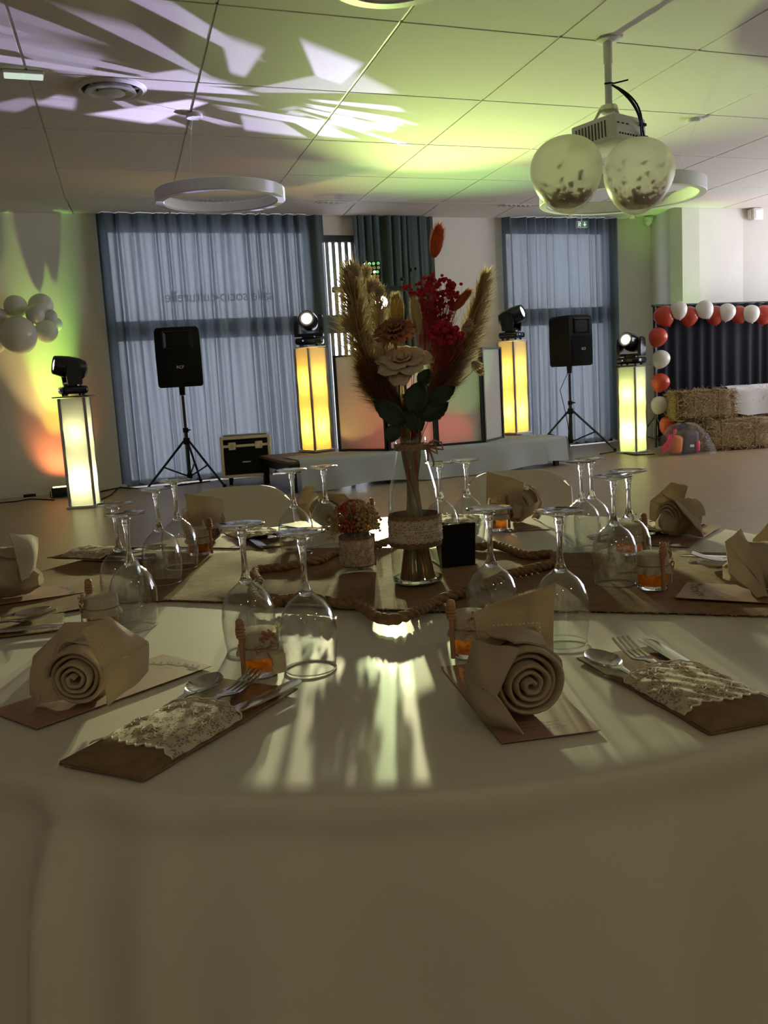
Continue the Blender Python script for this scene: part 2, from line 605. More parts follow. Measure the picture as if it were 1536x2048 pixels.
def floor_material():
    m, nt, out = _nodes('vinyl_plank_floor')
    vec = coord(nt)
    rot = N(nt, 'ShaderNodeMapping')
    rot.inputs['Rotation'].default_value = (0, 0, -WROT)
    nt.links.new(vec, rot.inputs[0])
    br = N(nt, 'ShaderNodeTexBrick', Scale=1.0)
    br.offset = 0.37
    br.inputs['Color1'].default_value = (0.34, 0.24, 0.15, 1)
    br.inputs['Color2'].default_value = (0.31, 0.215, 0.135, 1)
    br.inputs['Mortar'].default_value = (0.20, 0.135, 0.08, 1)
    br.inputs['Mortar Size'].default_value = 0.003
    br.inputs['Brick Width'].default_value = 1.3
    br.inputs['Row Height'].default_value = 0.18
    nt.links.new(rot.outputs[0], br.inputs['Vector'])
    st = N(nt, 'ShaderNodeMapping')
    st.inputs['Scale'].default_value = (1.2, 14, 1)
    nt.links.new(rot.outputs[0], st.inputs[0])
    nz = N(nt, 'ShaderNodeTexNoise', Scale=2.0, Detail=6.0)
    nt.links.new(st.outputs[0], nz.inputs['Vector'])
    mx = N(nt, 'ShaderNodeMix', data_type='RGBA', blend_type='MULTIPLY')
    mx.inputs[0].default_value = 0.5
    rr = ramp(nt, [(0.3, (0.72, 0.72, 0.72, 1)), (0.7, (1, 1, 1, 1))], nz.outputs['Fac'])
    nt.links.new(br.outputs['Color'], mx.inputs[6])
    nt.links.new(rr.outputs[0], mx.inputs[7])
    b = nt.nodes.new('ShaderNodeBsdfPrincipled')
    nt.links.new(mx.outputs[2], b.inputs['Base Color'])
    r2 = ramp(nt, [(0.2, (0.26, 0.26, 0.26, 1)), (0.8, (0.42, 0.42, 0.42, 1))], nz.outputs['Fac'])
    nt.links.new(r2.outputs[0], b.inputs['Roughness'])
    b.inputs['Specular IOR Level'].default_value = 0.5
    nt.links.new(b.outputs[0], out.inputs[0])
    return m

M['floor'] = floor_material()
U0, U1, VB, VF = -6.5, 10.2, 0.10, -16.0
g = G()
uvbox(g, U0 - 0.3, U1 + 0.3, VF - 0.3, VB + 0.35, -0.12, 0.0)
struct('floor', g, M['floor'])

LINTEL = PV(665, 470, 0.10).z
LINTEL_HI = 2.96
WINDOWS = [(0.14, 2.56), (2.66, 3.24), (5.24, 6.93)]
g = G()
uvbox(g, U0, 0.14, VB, VB + 0.22, 0, CEIL + 0.2)
uvbox(g, 2.56, 2.66, VB, VB + 0.22, 0, LINTEL_HI)
uvbox(g, 3.24, 5.24, VB, VB + 0.22, 0, CEIL + 0.2)
uvbox(g, 6.93, 7.85, VB, VB + 0.22, 0, CEIL + 0.2)
uvbox(g, 0.14, 2.66, VB, VB + 0.22, LINTEL_HI, CEIL + 0.2)
uvbox(g, 2.66, 3.24, VB, VB + 0.22, LINTEL, CEIL + 0.2)
uvbox(g, 5.24, 6.93, VB, VB + 0.22, LINTEL_HI, CEIL + 0.2)
struct('wall_back', g, M['wall'])

def wall_strip(name, pts, th=0.2):
    g = G()
    for (a, b) in zip(pts[:-1], pts[1:]):
        pa, pb = Vector((a[0], a[1])), Vector((b[0], b[1]))
        t = (pb - pa).normalized()
        nrm = Vector((-t.y, t.x)) * th
        q = [W(pa.x, pa.y), W(pb.x, pb.y), W((pb + nrm).x, (pb + nrm).y), W((pa + nrm).x, (pa + nrm).y)]
        g.prism([(p.x, p.y) for p in q], 0, CEIL + 0.2)
    return struct(name, g, M['wall'])

wall_strip('wall_corner', [(7.62, VB), (7.465, -0.75)], 0.25)
wall_strip('wall_right', [(7.465, -0.75), (8.5, -0.75), (U1, -1.15)], 0.25)
g = G()
uvbox(g, U0 - 0.2, U0, VF, VB + 0.22, 0, CEIL + 0.2)
struct('wall_left', g, M['wall'])
g = G()
uvbox(g, U0, U1, VF - 0.2, VF, 0, CEIL + 0.2)
struct('wall_front', g, M['wall'])
# the long wall beside the hay has the other row of windows
SWIN = [(-4.0, -1.6), (-7.0, -4.6)]
g = G()
edges = [-1.15] + [e for w_ in SWIN for e in (w_[1], w_[0])] + [VF]
for i in range(0, len(edges), 2):
    uvbox(g, U1, U1 + 0.2, edges[i + 1], edges[i], 0, CEIL + 0.2)
for (a, b) in SWIN:
    uvbox(g, U1, U1 + 0.2, a, b, 0, 0.3)
    uvbox(g, U1, U1 + 0.2, a, b, 2.75, CEIL + 0.2)
struct('wall_far_right', g, M['wall'])
for i, (a, b) in enumerate(SWIN):
    g = G()
    for (p, q) in ((a, a + 0.07), (b - 0.07, b), ((a + b) / 2 - 0.04, (a + b) / 2 + 0.04)):
        uvbox(g, U1 + 0.06, U1 + 0.13, p, q, 0.3, 2.75)
    uvbox(g, U1 + 0.06, U1 + 0.13, a, b, 0.3, 0.37)
    uvbox(g, U1 + 0.06, U1 + 0.13, a, b, 2.68, 2.75)
    struct('window_%d' % (i + 4), g, M['white_paint'])
    d = bpy.data.lights.new('daylight_portal', 'AREA')
    d.shape, d.size, d.size_y = 'RECTANGLE', b - a, 2.45
    d.cycles.is_portal = True
    o = link('daylight_portal', d)
    m4 = (-WD).to_track_quat('-Z', 'Y').to_matrix().to_4x4()
    m4.translation = W(U1 + 0.02, (a + b) / 2, 1.55)
    o.matrix_basis = m4

g = G()
uvbox(g, U0, 0.14, VB - 0.012, VB, 0, 0.09)
uvbox(g, 3.24, 5.24, VB - 0.012, VB, 0, 0.09)
uvbox(g, 6.93, 7.6, VB - 0.012, VB, 0, 0.09)
struct('baseboard_back', g, M['white_paint'])

# ---- windows in the back wall, with mullions, a transom and panes
TR0, TR1 = PV(300, 681, 0.16).z, PV(300, 642, 0.16).z
for i, (a, b) in enumerate(WINDOWS):
    g = G()
    LT = LINTEL if i == 1 else LINTEL_HI
    vv0, vv1 = VB + 0.03, VB + 0.10
    uvbox(g, a, a + 0.06, vv0, vv1, 0, LT)
    uvbox(g, b - 0.06, b, vv0, vv1, 0, LT)
    uvbox(g, a, b, vv0, vv1, LT - 0.08, LT)
    uvbox(g, a, b, vv0, vv1, 0, 0.06)
    w_ = struct('window_%d' % (i + 1), g, M['dark_frame'])
    g = G()
    uvbox(g, a, b, vv0 - 0.01, vv1, TR0, TR1)
    g.build('transom', M['dark_frame'], w_, False)
    for (z0, z1) in ((0.06, TR0), (TR1, LT - 0.08)):
        g = G()
        uvbox(g, a + 0.06, b - 0.06, VB + 0.055, VB + 0.061, z0, z1)
        g.build('pane', M['pane'], w_, False)
    if i == 1:      # upright louvres outside the pane
        z1 = LINTEL - 0.08
        n = 17
        pitch = (PV(876, 560, 0.2) - PV(718, 560, 0.2)).length
        for k in range(16):
            u = UV(PV(641, 560, 0.18))[0] + k * 0.085
            if u > b - 0.1:
                break
            g = G()
            uvbox(g, u, u + 0.048, VB + 0.075, VB + 0.11, 0.06, z1, bev=0.003)
            g.build('louvre', M['slat'], w_, False)

# lettering on the glass of the long window, read from outside
cu = bpy.data.curves.new('window_lettering', 'FONT')
cu.body = 'salle socio-culturelle'
cu.size = 0.2
cu.extrude = 0.0006
o_ = bpy.data.objects.new('lettering_curve', cu)
COL.objects.link(o_)
bpy.context.view_layer.update()
me = bpy.data.meshes.new_from_object(o_.evaluated_get(bpy.context.evaluated_depsgraph_get()))
bpy.data.objects.remove(o_)
xs = [v.co.x for v in me.vertices]
pl, pr = PV(330, 605, 0.12), PV(545, 600, 0.12)
ul, ur = UV(pl)[0], UV(pr)[0]
k = (ur - ul) / (max(xs) - min(xs))
zb = pr.z
for v in me.vertices:
    u = ur - (v.co.x - min(xs)) * k
    p = W(u, 0.092 + v.co.z, zb + v.co.y * k * 1.15)
    v.co = p
me.materials.append(M['dark_frame'])
lt_ = link('lettering', me, bpy.data.objects['window_1'])

# ---- ceiling: suspended tiles in a bar grid
g = G()
uvbox(g, U0, U1, VF, VB + 0.2, CEIL + 0.035, CEIL + 0.2)
ceil_o = struct('ceiling', g, M['tile'])
GU, GV, GSH = 1.05, 1.26, 0.14
def gnode(i, j):
    return 0.206 + GU * i + GSH * j, -5.81 + GV * j
GAP = 0.009
tile_meshes = {}
for i in range(-8, 11):
    for j in range(-9, 5):
        u, v = gnode(i, j)
        if u < U0 - 0.2 or u > U1 or v < VF - 0.4 or v > VB:
            continue
        corners = [gnode(i, j), gnode(i + 1, j), gnode(i + 1, j + 1), gnode(i, j + 1)]
        cu_, cv_ = sum(c[0] for c in corners) / 4, sum(c[1] for c in corners) / 4
        vmax = VB if cu_ < 7.3 else -0.76
        full = all(c[1] <= vmax for c in corners)
        if v >= vmax - 0.02:
            continue
        cl = []
        for (a, b) in corners:
            a += GAP if a < cu_ else -GAP
            b += GAP if b < cv_ else -GAP
            cl.append((a, min(b, vmax)))
        key = 'full' if full else (i, j)
        o0 = W(u, v)
        if key not in tile_meshes:
            tg = G()
            tg.prism([((W(a, b) - o0).x, (W(a, b) - o0).y) for (a, b) in cl], 0, 0.03)
            tile_meshes[key] = tg.mesh('ceiling_tile', M['tile'], False)
        t = link('ceiling_tile', tile_meshes[key], ceil_o)
        t.location = (o0.x, o0.y, CEIL)
for i in range(-8, 11):
    g = G()
    a, b = W(*gnode(i, -9)), W(*gnode(i, 4.65))
    t = (b - a).normalized()
    c = (a + b) / 2
    g.box((c.x, c.y, CEIL + 0.016), ((b - a).length, 0.024, 0.02), math.atan2(t.y, t.x))
    g.build('grid_bar', M['tbar'], ceil_o, False)
for j in range(-8, 5):
    g = G()
    v = gnode(0, j)[1]
    uvbox(g, U0, U1, v - 0.012, v + 0.012, CEIL + 0.006, CEIL + 0.026)
    g.build('grid_bar', M['tbar'], ceil_o, False)

# ---- curtains
M['curtain'] = sheer('slate_blue_curtain', (0.135, 0.18, 0.195, 1), (0.042, 0.046, 0.056, 1), 0.5, 0.022, 0.9, bump=0.3, bscale=180, speck=0.6, slant=True)
def curtain(u0, u1, n, seed, label, z0=0.03, z1=CEIL - 0.008):
    rnd = random.Random(seed)
    ph = [rnd.uniform(0, 6.28) for _ in range(6)]
    L = u1 - u0
    def fn(s, t):
        u = u0 + s * L
        z = z0 + t * (z1 - z0)
        open_ = 1 - 0.55 * t
        w = n * s * 2 * pi + 1.3 * sin(2 * pi * s * 2.3 + ph[0]) + 0.8 * sin(2 * pi * s * 5.1 + ph[1])
        top = sin(w * 2.0 + ph[4])
        v = 0.055 * sin(w) * (0.75 + 0.3 * sin(7 * s + ph[2])) * (0.55 + 0.45 * open_) + 0.013 * top * t + 0.006 * sin(3 * w + 3 * t + ph[3])
        u += 0.012 * sin(w * 1.0 + 1.2) + 0.03 * (1 - t) * sin(2 * pi * s * 1.5 + ph[5]) * sin(pi * s)
        zz = z + (0.012 * sin(w) if t == 0 else 0)
        return W(u, v, zz)
    g = G()
    g.grid(fn, int(L * 110), 26)
    o = g.build('curtain', M['curtain'], None, True, 180)
    return tag(o, label, 'curtain')
curtain(0.07, 2.70, 15, 3, 'wide slate blue curtain with window lettering showing through, behind the flight case')
curtain(3.10, 4.17, 9, 5, 'teal curtain beside the bare louvred window strip, behind the flower bouquet')
curtain(5.18, 6.97, 11, 8, 'slate blue curtain behind the exit sign and the angled loudspeaker')

# ---- unseen warm fill lamps, added behind the camera for the hall's ambient light
for i, (u, v) in enumerate([(-3.4, -12.2), (-1.2, -12.2), (1.0, -12.2), (-3.4, -14.2), (-1.2, -14.2), (1.0, -14.2)]):
    t = thing('added_fill_lamp', 'added warm fill lamp in the unseen ceiling behind the camera', 'lamp', W(u, v, CEIL), 0, 'added warm fill lamps in the ceiling')
    g = G(); g.lathe([(0.09, 0.0), (0.09, -0.006), (0.075, -0.008), (0.07, -0.002)], 24); g.build('trim_ring', M['white_paint'], t)
    g = G(); g.lathe([(0.07, -0.002), (0.0, -0.002)], 24); g.build('lens', glow('fill_lamp_lens', (1.0, 0.72, 0.42, 1), 3.0), t)
    d = bpy.data.lights.new('fill_lamp_light', 'SPOT')
    d.energy, d.color, d.spot_size, d.spot_blend, d.shadow_soft_size = 13, (1.0, 0.82, 0.55), radians(150), 0.6, 0.06
    o = link('fill_lamp_light', d, t)
    o.location = (0, 0, -0.02)

# ================================================================== CEILING FITTINGS
def ring_lamp(px, py, Y, D, band, label, mount, wires):
    c = PY(px, py, Y)
    t = thing('ring_lamp', label, 'lamp', (c.x, c.y, c.z))
    R, w = D / 2, 0.055
    h = band / 2
    g = G()
    g.lathe([(R - w, -h), (R - 0.004, -h), (R, -h + 0.004), (R, h - 0.004), (R - 0.004, h), (R - w, h), (R - w, h - 0.01), (R - w + 0.004, -h + 0.01), (R - w, -h)], 96)
    g.build('housing', M['ring_white'], t, True, 30)
    g = G()
    g.lathe([(R - w - 0.001, -h + 0.008), (R - w - 0.004, -h + 0.012), (R - w - 0.004, h - 0.012), (R - w - 0.001, h - 0.008)], 96)
    g.build('diffuser', M['opal'], t, True, 30)
    g = G()
    m = Vector(mount) - c
    g.lathe([(0.0, -0.03), (0.055, -0.03), (0.06, -0.025), (0.06, 0.0), (0.0, 0.0)], 20, (m.x, m.y, CEIL - c.z))
    g.build('ceiling_rose', M['white_paint'], t)
    for a in wires:
        g = G()
        e = Vector(((R - w / 2) * cos(a), (R - w / 2) * sin(a), h))
        s = Vector((m.x + 0.03 * cos(a), m.y + 0.03 * sin(a), CEIL - c.z - 0.03))
        g.cyl(s, e, 0.0012, n=6)
        g.build('wire', M['white_paint'], t)
    return t

ring_lamp(441, 393, 7.05, 0.95, 0.085, 'smaller white ring pendant lamp hanging before the wide curtain', PZ(388, 228, CEIL), (2.4, 0.5, 4.4))
ring_lamp(1243, 388, 7.5, 1.28, 0.10, 'large white ring pendant lamp hanging behind the two confetti balloons', PZ(1388, 238, CEIL), (0.7, 2.8, 5.2))
_p = PZ(785, -50, 2.62)
ring_lamp(785, -50, _p.y, 0.50, 0.06, 'ring pendant lamp of which only the lowest rim shows under the ceiling', (_p.x, _p.y, CEIL), (0.7, 2.8, 5.0))

# round air diffuser
c = PZ(221, 177, CEIL)
t = thing('air_vent', 'round white air diffuser with nested cones in the ceiling tile', 'vent', (c.x, c.y, CEIL))
g = G(); g.lathe([(0.232, 0.0), (0.232, -0.006), (0.205, -0.02), (0.185, -0.012), (0.185, 0.0)], 48); g.build('outer_ring', M['white_paint'], t)
g = G(); g.lathe([(0.15, -0.002), (0.165, -0.030), (0.135, -0.036), (0.09, -0.012)], 48); g.build('cone', M['white_paint'], t)
g = G(); g.lathe([(0.078, -0.004), (0.092, -0.034), (0.06, -0.044), (0.0, -0.044)], 48); g.build('cone', M['white_paint'], t)
g = G(); g.lathe([(0.186, -0.0015), (0.0, -0.0015)], 48); g.build('throat', M['black'], t)
g = G()
for k in range(3):
    a = 2.1 + k * 2 * pi / 3
    g.cyl((0.18 * cos(a), 0.18 * sin(a), -0.008), (0.06 * cos(a), 0.06 * sin(a), -0.012), 0.007, n=8)
g.build('bracket', M['white_paint'], t)

# emergency light bar
c = PZ(46, 143, CEIL)
a0 = PZ(5, 142, CEIL); a1 = PZ(88, 147, CEIL)
t = thing('emergency_light', 'slim white emergency light bar under the ceiling near the round air diffuser', 'lamp', (c.x, c.y, CEIL), math.atan2((a1 - a0).y, (a1 - a0).x))
L_ = (a1 - a0).length
g = G(); g.box((0, 0, -0.011), (L_, 0.075, 0.022), bev=0.004); g.build('housing', M['white_paint'], t, False)
g = G(); g.box((0, -0.012, -0.033), (L_ * 0.95, 0.05, 0.024), bev=0.006, seg=2); g.build('diffuser', glow('emergency_glow', (0.86, 1.0, 0.86, 1), 0.62), t)
g = G(); g.ball((0.0, -0.038, -0.036), 0.004, 8, 6); g.build('indicator', glow('green_led', (0.05, 1.0, 0.3, 1), 2.0), t)

# linear slot diffusers along the curtain wall
def slot_vent(px0, px1, py, n, label):
    a, b = PZ(px0, py, CEIL), PZ(px1, py, CEIL)
    u0, u1 = UV(a)[0], UV(b)[0]
    v = -0.765
    t = thing('slot_vent', label, 'vent', W((u0 + u1) / 2, v, CEIL), WROT)
    L = u1 - u0
    g = G()
    g.box((0, 0.055, -0.004), (L + 0.06, 0.02, 0.008)); g.box((0, -0.055, -0.004), (L + 0.06, 0.02, 0.008))
    g.box((L / 2 + 0.02, 0, -0.004), (0.02, 0.1, 0.008)); g.box((-L / 2 - 0.02, 0, -0.004), (0.02, 0.1, 0.008))
    g.build('frame', M['tbar'], t, False)
    g = G(); g.box((0, 0, -0.001), (L + 0.04, 0.1, 0.002)); g.build('backing', M['dark_frame'], t, False)
    for k in range(n):
        g = G()
        x = -L / 2 + (k + 0.5) * L / n
        g.box((x, 0, -0.009), (L / n * 0.45, 0.075, 0.014), M=Matrix.Rotation(0.5, 3, 'Y'), bev=0.002)
        g.build('blade', M['white_paint'], t, False)
slot_vent(636, 690, 404, 5, 'slot air vent with five bright blades above the bare louvred window strip')
slot_vent(1004, 1062, 410, 6, 'slot air vent with dim blades above the blank wall beside the teal curtain')
slot_vent(408, 500, 398, 8, 'long slot air vent seen through the smaller ring lamp')
g = G(); uvbox(g, 0.2, 7.3, -0.83, -0.70, CEIL - 0.003, CEIL); struct('trim_1', g, M['tbar'])

# exit sign, detector, alarm box
c = PV(1163, 449, -0.30)
t = thing('exit_sign', 'small hanging exit sign with running figure and down arrow before the curtain', 'sign', c, WROT)
g = G(); g.box((0, 0, 0), (0.165, 0.03, 0.085), bev=0.004); g.build('housing', M['white_paint'], t, False)
sg = mat('exit_green', (0.05, 0.20, 0.10, 1), 0.4, noise=30, var=0.05, emit=(0.25, 0.5, 0.28, 1), estr=0.06)
g = G(); g.box((0, -0.0155, 0), (0.155, 0.003, 0.075)); g.build('face', sg, t, False)
pw = mat('exit_pictogram', (0.8, 0.85, 0.75, 1), 0.5, noise=30, var=0.03, emit=(0.9, 1, 0.85, 1), estr=0.35)
g = G()
g.box((0.037, -0.018, 0.012), (0.012, 0.003, 0.035))
g.prism([(0.012, 0.002), (0.062, 0.002), (0.037, -0.028)], 0, 0.003, Matrix.Rotation(pi / 2, 3, 'X'), (0, -0.0165, 0))
g.build('arrow', pw, t, False)
g = G()
g.cyl((-0.032, -0.0165, 0.022), (-0.032, -0.0195, 0.022), 0.008, n=12)
for (a, b, w_) in (((-0.034, 0.013), (-0.042, -0.006), 0.012), ((-0.042, -0.006), (-0.028, -0.018), 0.008), ((-0.028, -0.018), (-0.03, -0.030), 0.007), ((-0.042, -0.006), (-0.056, -0.022), 0.008), ((-0.034, 0.012), (-0.020, 0.002), 0.006), ((-0.036, 0.012), (-0.054, 0.006), 0.006)):
    a, b = Vector((a[0], -0.018, a[1])), Vector((b[0], -0.018, b[1]))
    d_ = b - a
    g.box((a + b) / 2, (d_.length + 0.004, 0.003, w_), M=Matrix.Rotation(-math.atan2(d_.z, d_.x), 3, 'Y'))
g.box((-0.062, -0.018, 0.0), (0.005, 0.003, 0.06)); g.box((-0.05, -0.018, 0.031), (0.025, 0.003, 0.005))
g.build('running_figure', pw, t, False)
g = G(); g.cyl((0, 0, 0.042), (0, 0, CEIL - c.z), 0.006, n=8); g.build('bracket', M['white_paint'], t)

c = PV(1297, 445, 0.0)
t = thing('smoke_detector', 'small round white detector in the corner under the ceiling', 'detector', (c.x, c.y, CEIL))
g = G(); g.lathe([(0, -0.09), (0.025, -0.088), (0.045, -0.07), (0.05, -0.045), (0.045, -0.03), (0.06, -0.028), (0.062, 0.0)], 24); g.build('body', M['white_paint'], t)
g = G(); g.ball((0, 0, -0.088), (0.02, 0.02, 0.012), 12, 8); g.build('lens', M['opal'], t)
c = PV(1515, 428, -0.86)
t = thing('alarm_box', 'square white alarm box high on the wall above the balloon garland', 'alarm', W(UV(c)[0], -0.84, c.z), WROT)
g = G(); g.box((0, 0, 0), (0.17, 0.09, 0.16), bev=0.015, seg=2); g.build('housing', M['white_paint'], t)
g = G(); g.box((0.0, -0.047, -0.005), (0.12, 0.006, 0.11), bev=0.003); g.build('grille', M['opal'], t)
g = G(); g.box((-0.1, 0.02, 0), (0.03, 0.05, 0.12), bev=0.004); g.build('side_plate', M['tbar'], t)

# ---- projector on its pole
c = PZ(1215, 78, CEIL)
t = thing('projector', 'white video projector on a ceiling pole with black cables, above two balloons', 'projector', (c.x, c.y, CEIL))
dep = (CAMP - Vector((c.x, c.y, 0))).length
zt = PY(1212, 222, c.y).z - CEIL            # pole end
zb0, zb1 = PY(1215, 296, c.y).z - CEIL, PY(1215, 244, c.y).z - CEIL
g = G(); g.lathe([(0.0, 0), (0.075, 0), (0.075, -0.012), (0.03, -0.022), (0.0, -0.022)], 28); g.build('ceiling_plate', M['white_paint'], t)
g = G(); g.cyl((0, 0, -0.01), (0, 0, zt * 0.35), 0.029, n=20); g.cyl((0, 0, zt * 0.3), (0, 0, zt), 0.023, n=20); g.build('pole', M['white_paint'], t)
py_ = math.atan2(-0.80, 0.6)
RZ = Matrix.Rotation(radians(40), 3, 'Z')
bx_, by_, bh_ = 0.32, 0.33, zb1 - zb0
zc = (zb0 + zb1) / 2
tl = Matrix.Rotation(radians(40), 3, 'Z') @ Matrix.Rotation(radians(-3), 3, 'X')
off = RZ @ Vector((0.02, 0.02, 0))
def pj(x, y, z):
    return tl @ Vector((x, y, z)) + Vector((off.x, off.y, zc))
g = G(); g.box((off.x, off.y, zc), (bx_, by_, bh_), M=tl, bev=0.012, seg=2)
body = g.build('body', M['white_paint'], t)
for k in range(10):      # vent blades on the flank that faces the camera's left
    g = G(); g.box(pj(-bx_ / 2 - 0.001, by_ / 2 - 0.04 - k * 0.024, 0), (0.006, 0.008, bh_ * 0.62), M=tl); g.build('vent_slot', M['dark_frame'], body, False)
g = G()
for k in range(7):
    g.box(pj(-0.12 + k * 0.028, -by_ / 2 - 0.001, -0.04), (0.016 if k % 2 else 0.010, 0.004, 0.010), M=tl)
for k in range(3):
    g.box(pj(-0.13 + k * 0.045, -by_ / 2 - 0.001, 0.02), (0.022, 0.004, 0.006), M=tl)
g.build('port_panel', M['black'], body, False)
g = G()
for (x, y) in ((0.07, 0.05), (-0.07, 0.05), (0, -0.08)):
    a = RZ @ Vector((x, y, 0))
    g.tube([(0, 0, zt + 0.02), (a.x * 0.6, a.y * 0.6, zt + 0.01), (a.x + off.x, a.y + off.y, zb1 + 0.015), (a.x + off.x, a.y + off.y, zb1 - 0.01)], 0.011, 8)
g.lathe([(0, zt + 0.035), (0.05, zt + 0.03), (0.06, zt), (0.04, zt - 0.015), (0, zt - 0.015)], 20)
g.build('mount', M['alu'], t)
g = G(); g.tube([(-0.03, -0.02, zt * 0.63), (0.0, -0.032, zt * 0.63), (0.03, -0.025, zt * 0.635), (0.11, -0.05, zt * 0.615)], 0.005, 8); g.build('cable_tie', M['black'], t)
for (x1, z1, sag) in ((0.12, 0.03, 0.06), (0.10, -0.05, 0.09), (0.13, -0.045, 0.03)):
    g = G()
    e = pj(x1, -by_ / 2 - 0.004, z1)
    pts = []
    s = Vector((0.015, -0.028, zt * 0.66))
    for q in range(13):
        f = q / 12
        p = s.lerp(e, f)
        p += (tl @ Vector((-0.05 - sag * 0.4, -0.09 - sag * 0.5, 0.0)) + Vector((0, 0, -0.01 - sag * 0.5))) * sin(pi * f ** 0.8)
        pts.append(p)
    g.tube(pts, 0.006, 8)
    g.box(e + Vector((0, -0.012, 0)), (0.035, 0.03, 0.018), M=tl, bev=0.003)
    g.build('cable', M['black'], t)

# ---- balloons
def latex(name, col, tcol, translucent, clear, rough=0.22):
    return sheer(name, col, tcol, translucent, clear, rough, spec=0.5)
M['balloon_clear'] = latex('frosted_latex', (0.72, 0.68, 0.60, 1), (0.86, 0.82, 0.70, 1), 0.60, 0.20, 0.3)
M['balloon_white'] = latex('white_latex', (0.78, 0.77, 0.72, 1), (0.75, 0.74, 0.66, 1), 0.25, 0.0)
M['balloon_red'] = latex('coral_latex', (0.52, 0.075, 0.045, 1), (0.75, 0.12, 0.05, 1), 0.25, 0.0)
M['confetti'] = mat('confetti_hearts', (0.28, 0.12, 0.10, 1), 0.6, noise=40, var=0.25)
M['confetti_pale'] = mat('confetti_pale', (0.40, 0.33, 0.22, 1), 0.6, noise=40, var=0.15)

def pear(p):
    k = 1.0 + 0.10 * p.z
    return Vector((p.x * k * (1 - 0.10 * max(0, -p.z) ** 2), p.y * k * (1 - 0.10 * max(0, -p.z) ** 2), p.z * (1.13 if p.z < 0 else 1.0)))

def balloon_parts(t, r, m, tilt=(0, 0), nu=24, nv=16, knot=True):
    Mx = Matrix.Rotation(tilt[0], 3, 'X') @ Matrix.Rotation(tilt[1], 3, 'Y')
    g = G(); g.ball((0, 0, 0), r, nu, nv, Mx, pear); g.build('skin', m, t, True, 180)
    if knot:
        g = G()
        g.lathe([(0.002, -1.11 * r), (0.03 * r + 0.004, -1.16 * r), (0.05 * r + 0.005, -1.22 * r), (0.0, -1.2 * r)], 10, M=Mx)
        g.build('knot', m, t)

def heart(g, c, s, nrm, rot):
    nrm = Vector(nrm).normalized()
    a = nrm.orthogonal().normalized()
    b = nrm.cross(a)
    a, b = a * cos(rot) + b * sin(rot), b * cos(rot) - a * sin(rot)
    pts = []
    for k in range(10):
        th = 2 * pi * k / 10
        x = 16 * sin(th) ** 3 / 17
        y = (13 * cos(th) - 5 * cos(2 * th) - 2 * cos(3 * th) - cos(4 * th)) / 17
        pts.append(Vector(c) + (a * x + b * y) * s)
    g.add(pts, [tuple(range(10))])

for (px, pyy, rpx, lab, seed, lo) in ((1133, 345, 68, 'frosted balloon with heaped heart confetti under the vented side of the projector', 4, (0.25, -0.1)), (1277, 348, 67, 'frosted balloon with loose heart confetti under the cable side of the projector', 9, (-0.1, 0.15))):
    Yb = c.y - 0.12
    p = PY(px, pyy, Yb)
    r = rpx * Yb / FPX
    t = thing('confetti_balloon', lab, 'balloon', p, 0, 'two balloons at the projector')
    balloon_parts(t, r, M['balloon_clear'], (0.25, -0.12 if seed == 4 else 0.1), 40, 28)
    rnd = random.Random(seed)
    for nm, mm, cnt in (('confetti', M['confetti'], 420), ('pale_confetti', M['confetti_pale'], 26 if seed == 9 else 16)):
        g = G()
        for k in range(cnt):
            if nm == 'confetti':
                zz = -1.0 + abs(rnd.gauss(0, 0.20)) + 0.05
                aa = rnd.uniform(0, 6.28)
            else:
                zz = rnd.uniform(-0.85, 0.25)
                aa = rnd.uniform(pi, 2 * pi)
            q = sqrt(max(0.0, 1 - zz * zz)) * 0.94 * (rnd.random() ** 0.2 if nm == 'confetti' else 1)
            d_ = Vector((q * cos(aa), q * sin(aa), zz * 1.0 - 0.02))
            heart(g, d_ * r * 0.97, 0.017, d_, rnd.uniform(0, 6))
        g.build(nm, mm, t, False, kind='stuff')

# cluster of white balloons on the wall behind the left-hand light column
for k, (px, pyy, rp, vv, nm) in enumerate(((37, 671, 36, -0.28, 'biggest'), (93, 663, 22, -0.2, 'lowest medium'), (31, 614, 22, -0.12, 'dull upper'), (71, 630, 18, -0.25, 'small middle'), (82, 613, 24, -0.08, 'topmost'), (101, 633, 13, -0.16, 'little pale'), (112, 649, 13, -0.06, 'outermost little'), (0, 634, 16, -0.14, 'half hidden'), (-6, 690, 16, -0.1, 'low half hidden'))):
    p = PV(px, pyy, vv)
    r = rp * p.y / FPX
    t = thing('wall_balloon', nm + ' white balloon of the wall cluster above the floor spotlight', 'balloon', p, 0, 'balloon cluster on the wall')
    balloon_parts(t, r, M['balloon_white'], (0.9, 0.2 * (k % 3)), 28, 18)

# ================================================================== STAGE LIGHTS AND SOUND
LENS = glow('lamp_lens', (1.0, 0.98, 0.95, 1), 6.0)
LENS_BLUE = glow('lamp_lens_cool', (0.85, 0.9, 1.0, 1), 4.0)
BLUE_LED = glow('blue_led', (0.15, 0.3, 1.0, 1), 2.0)

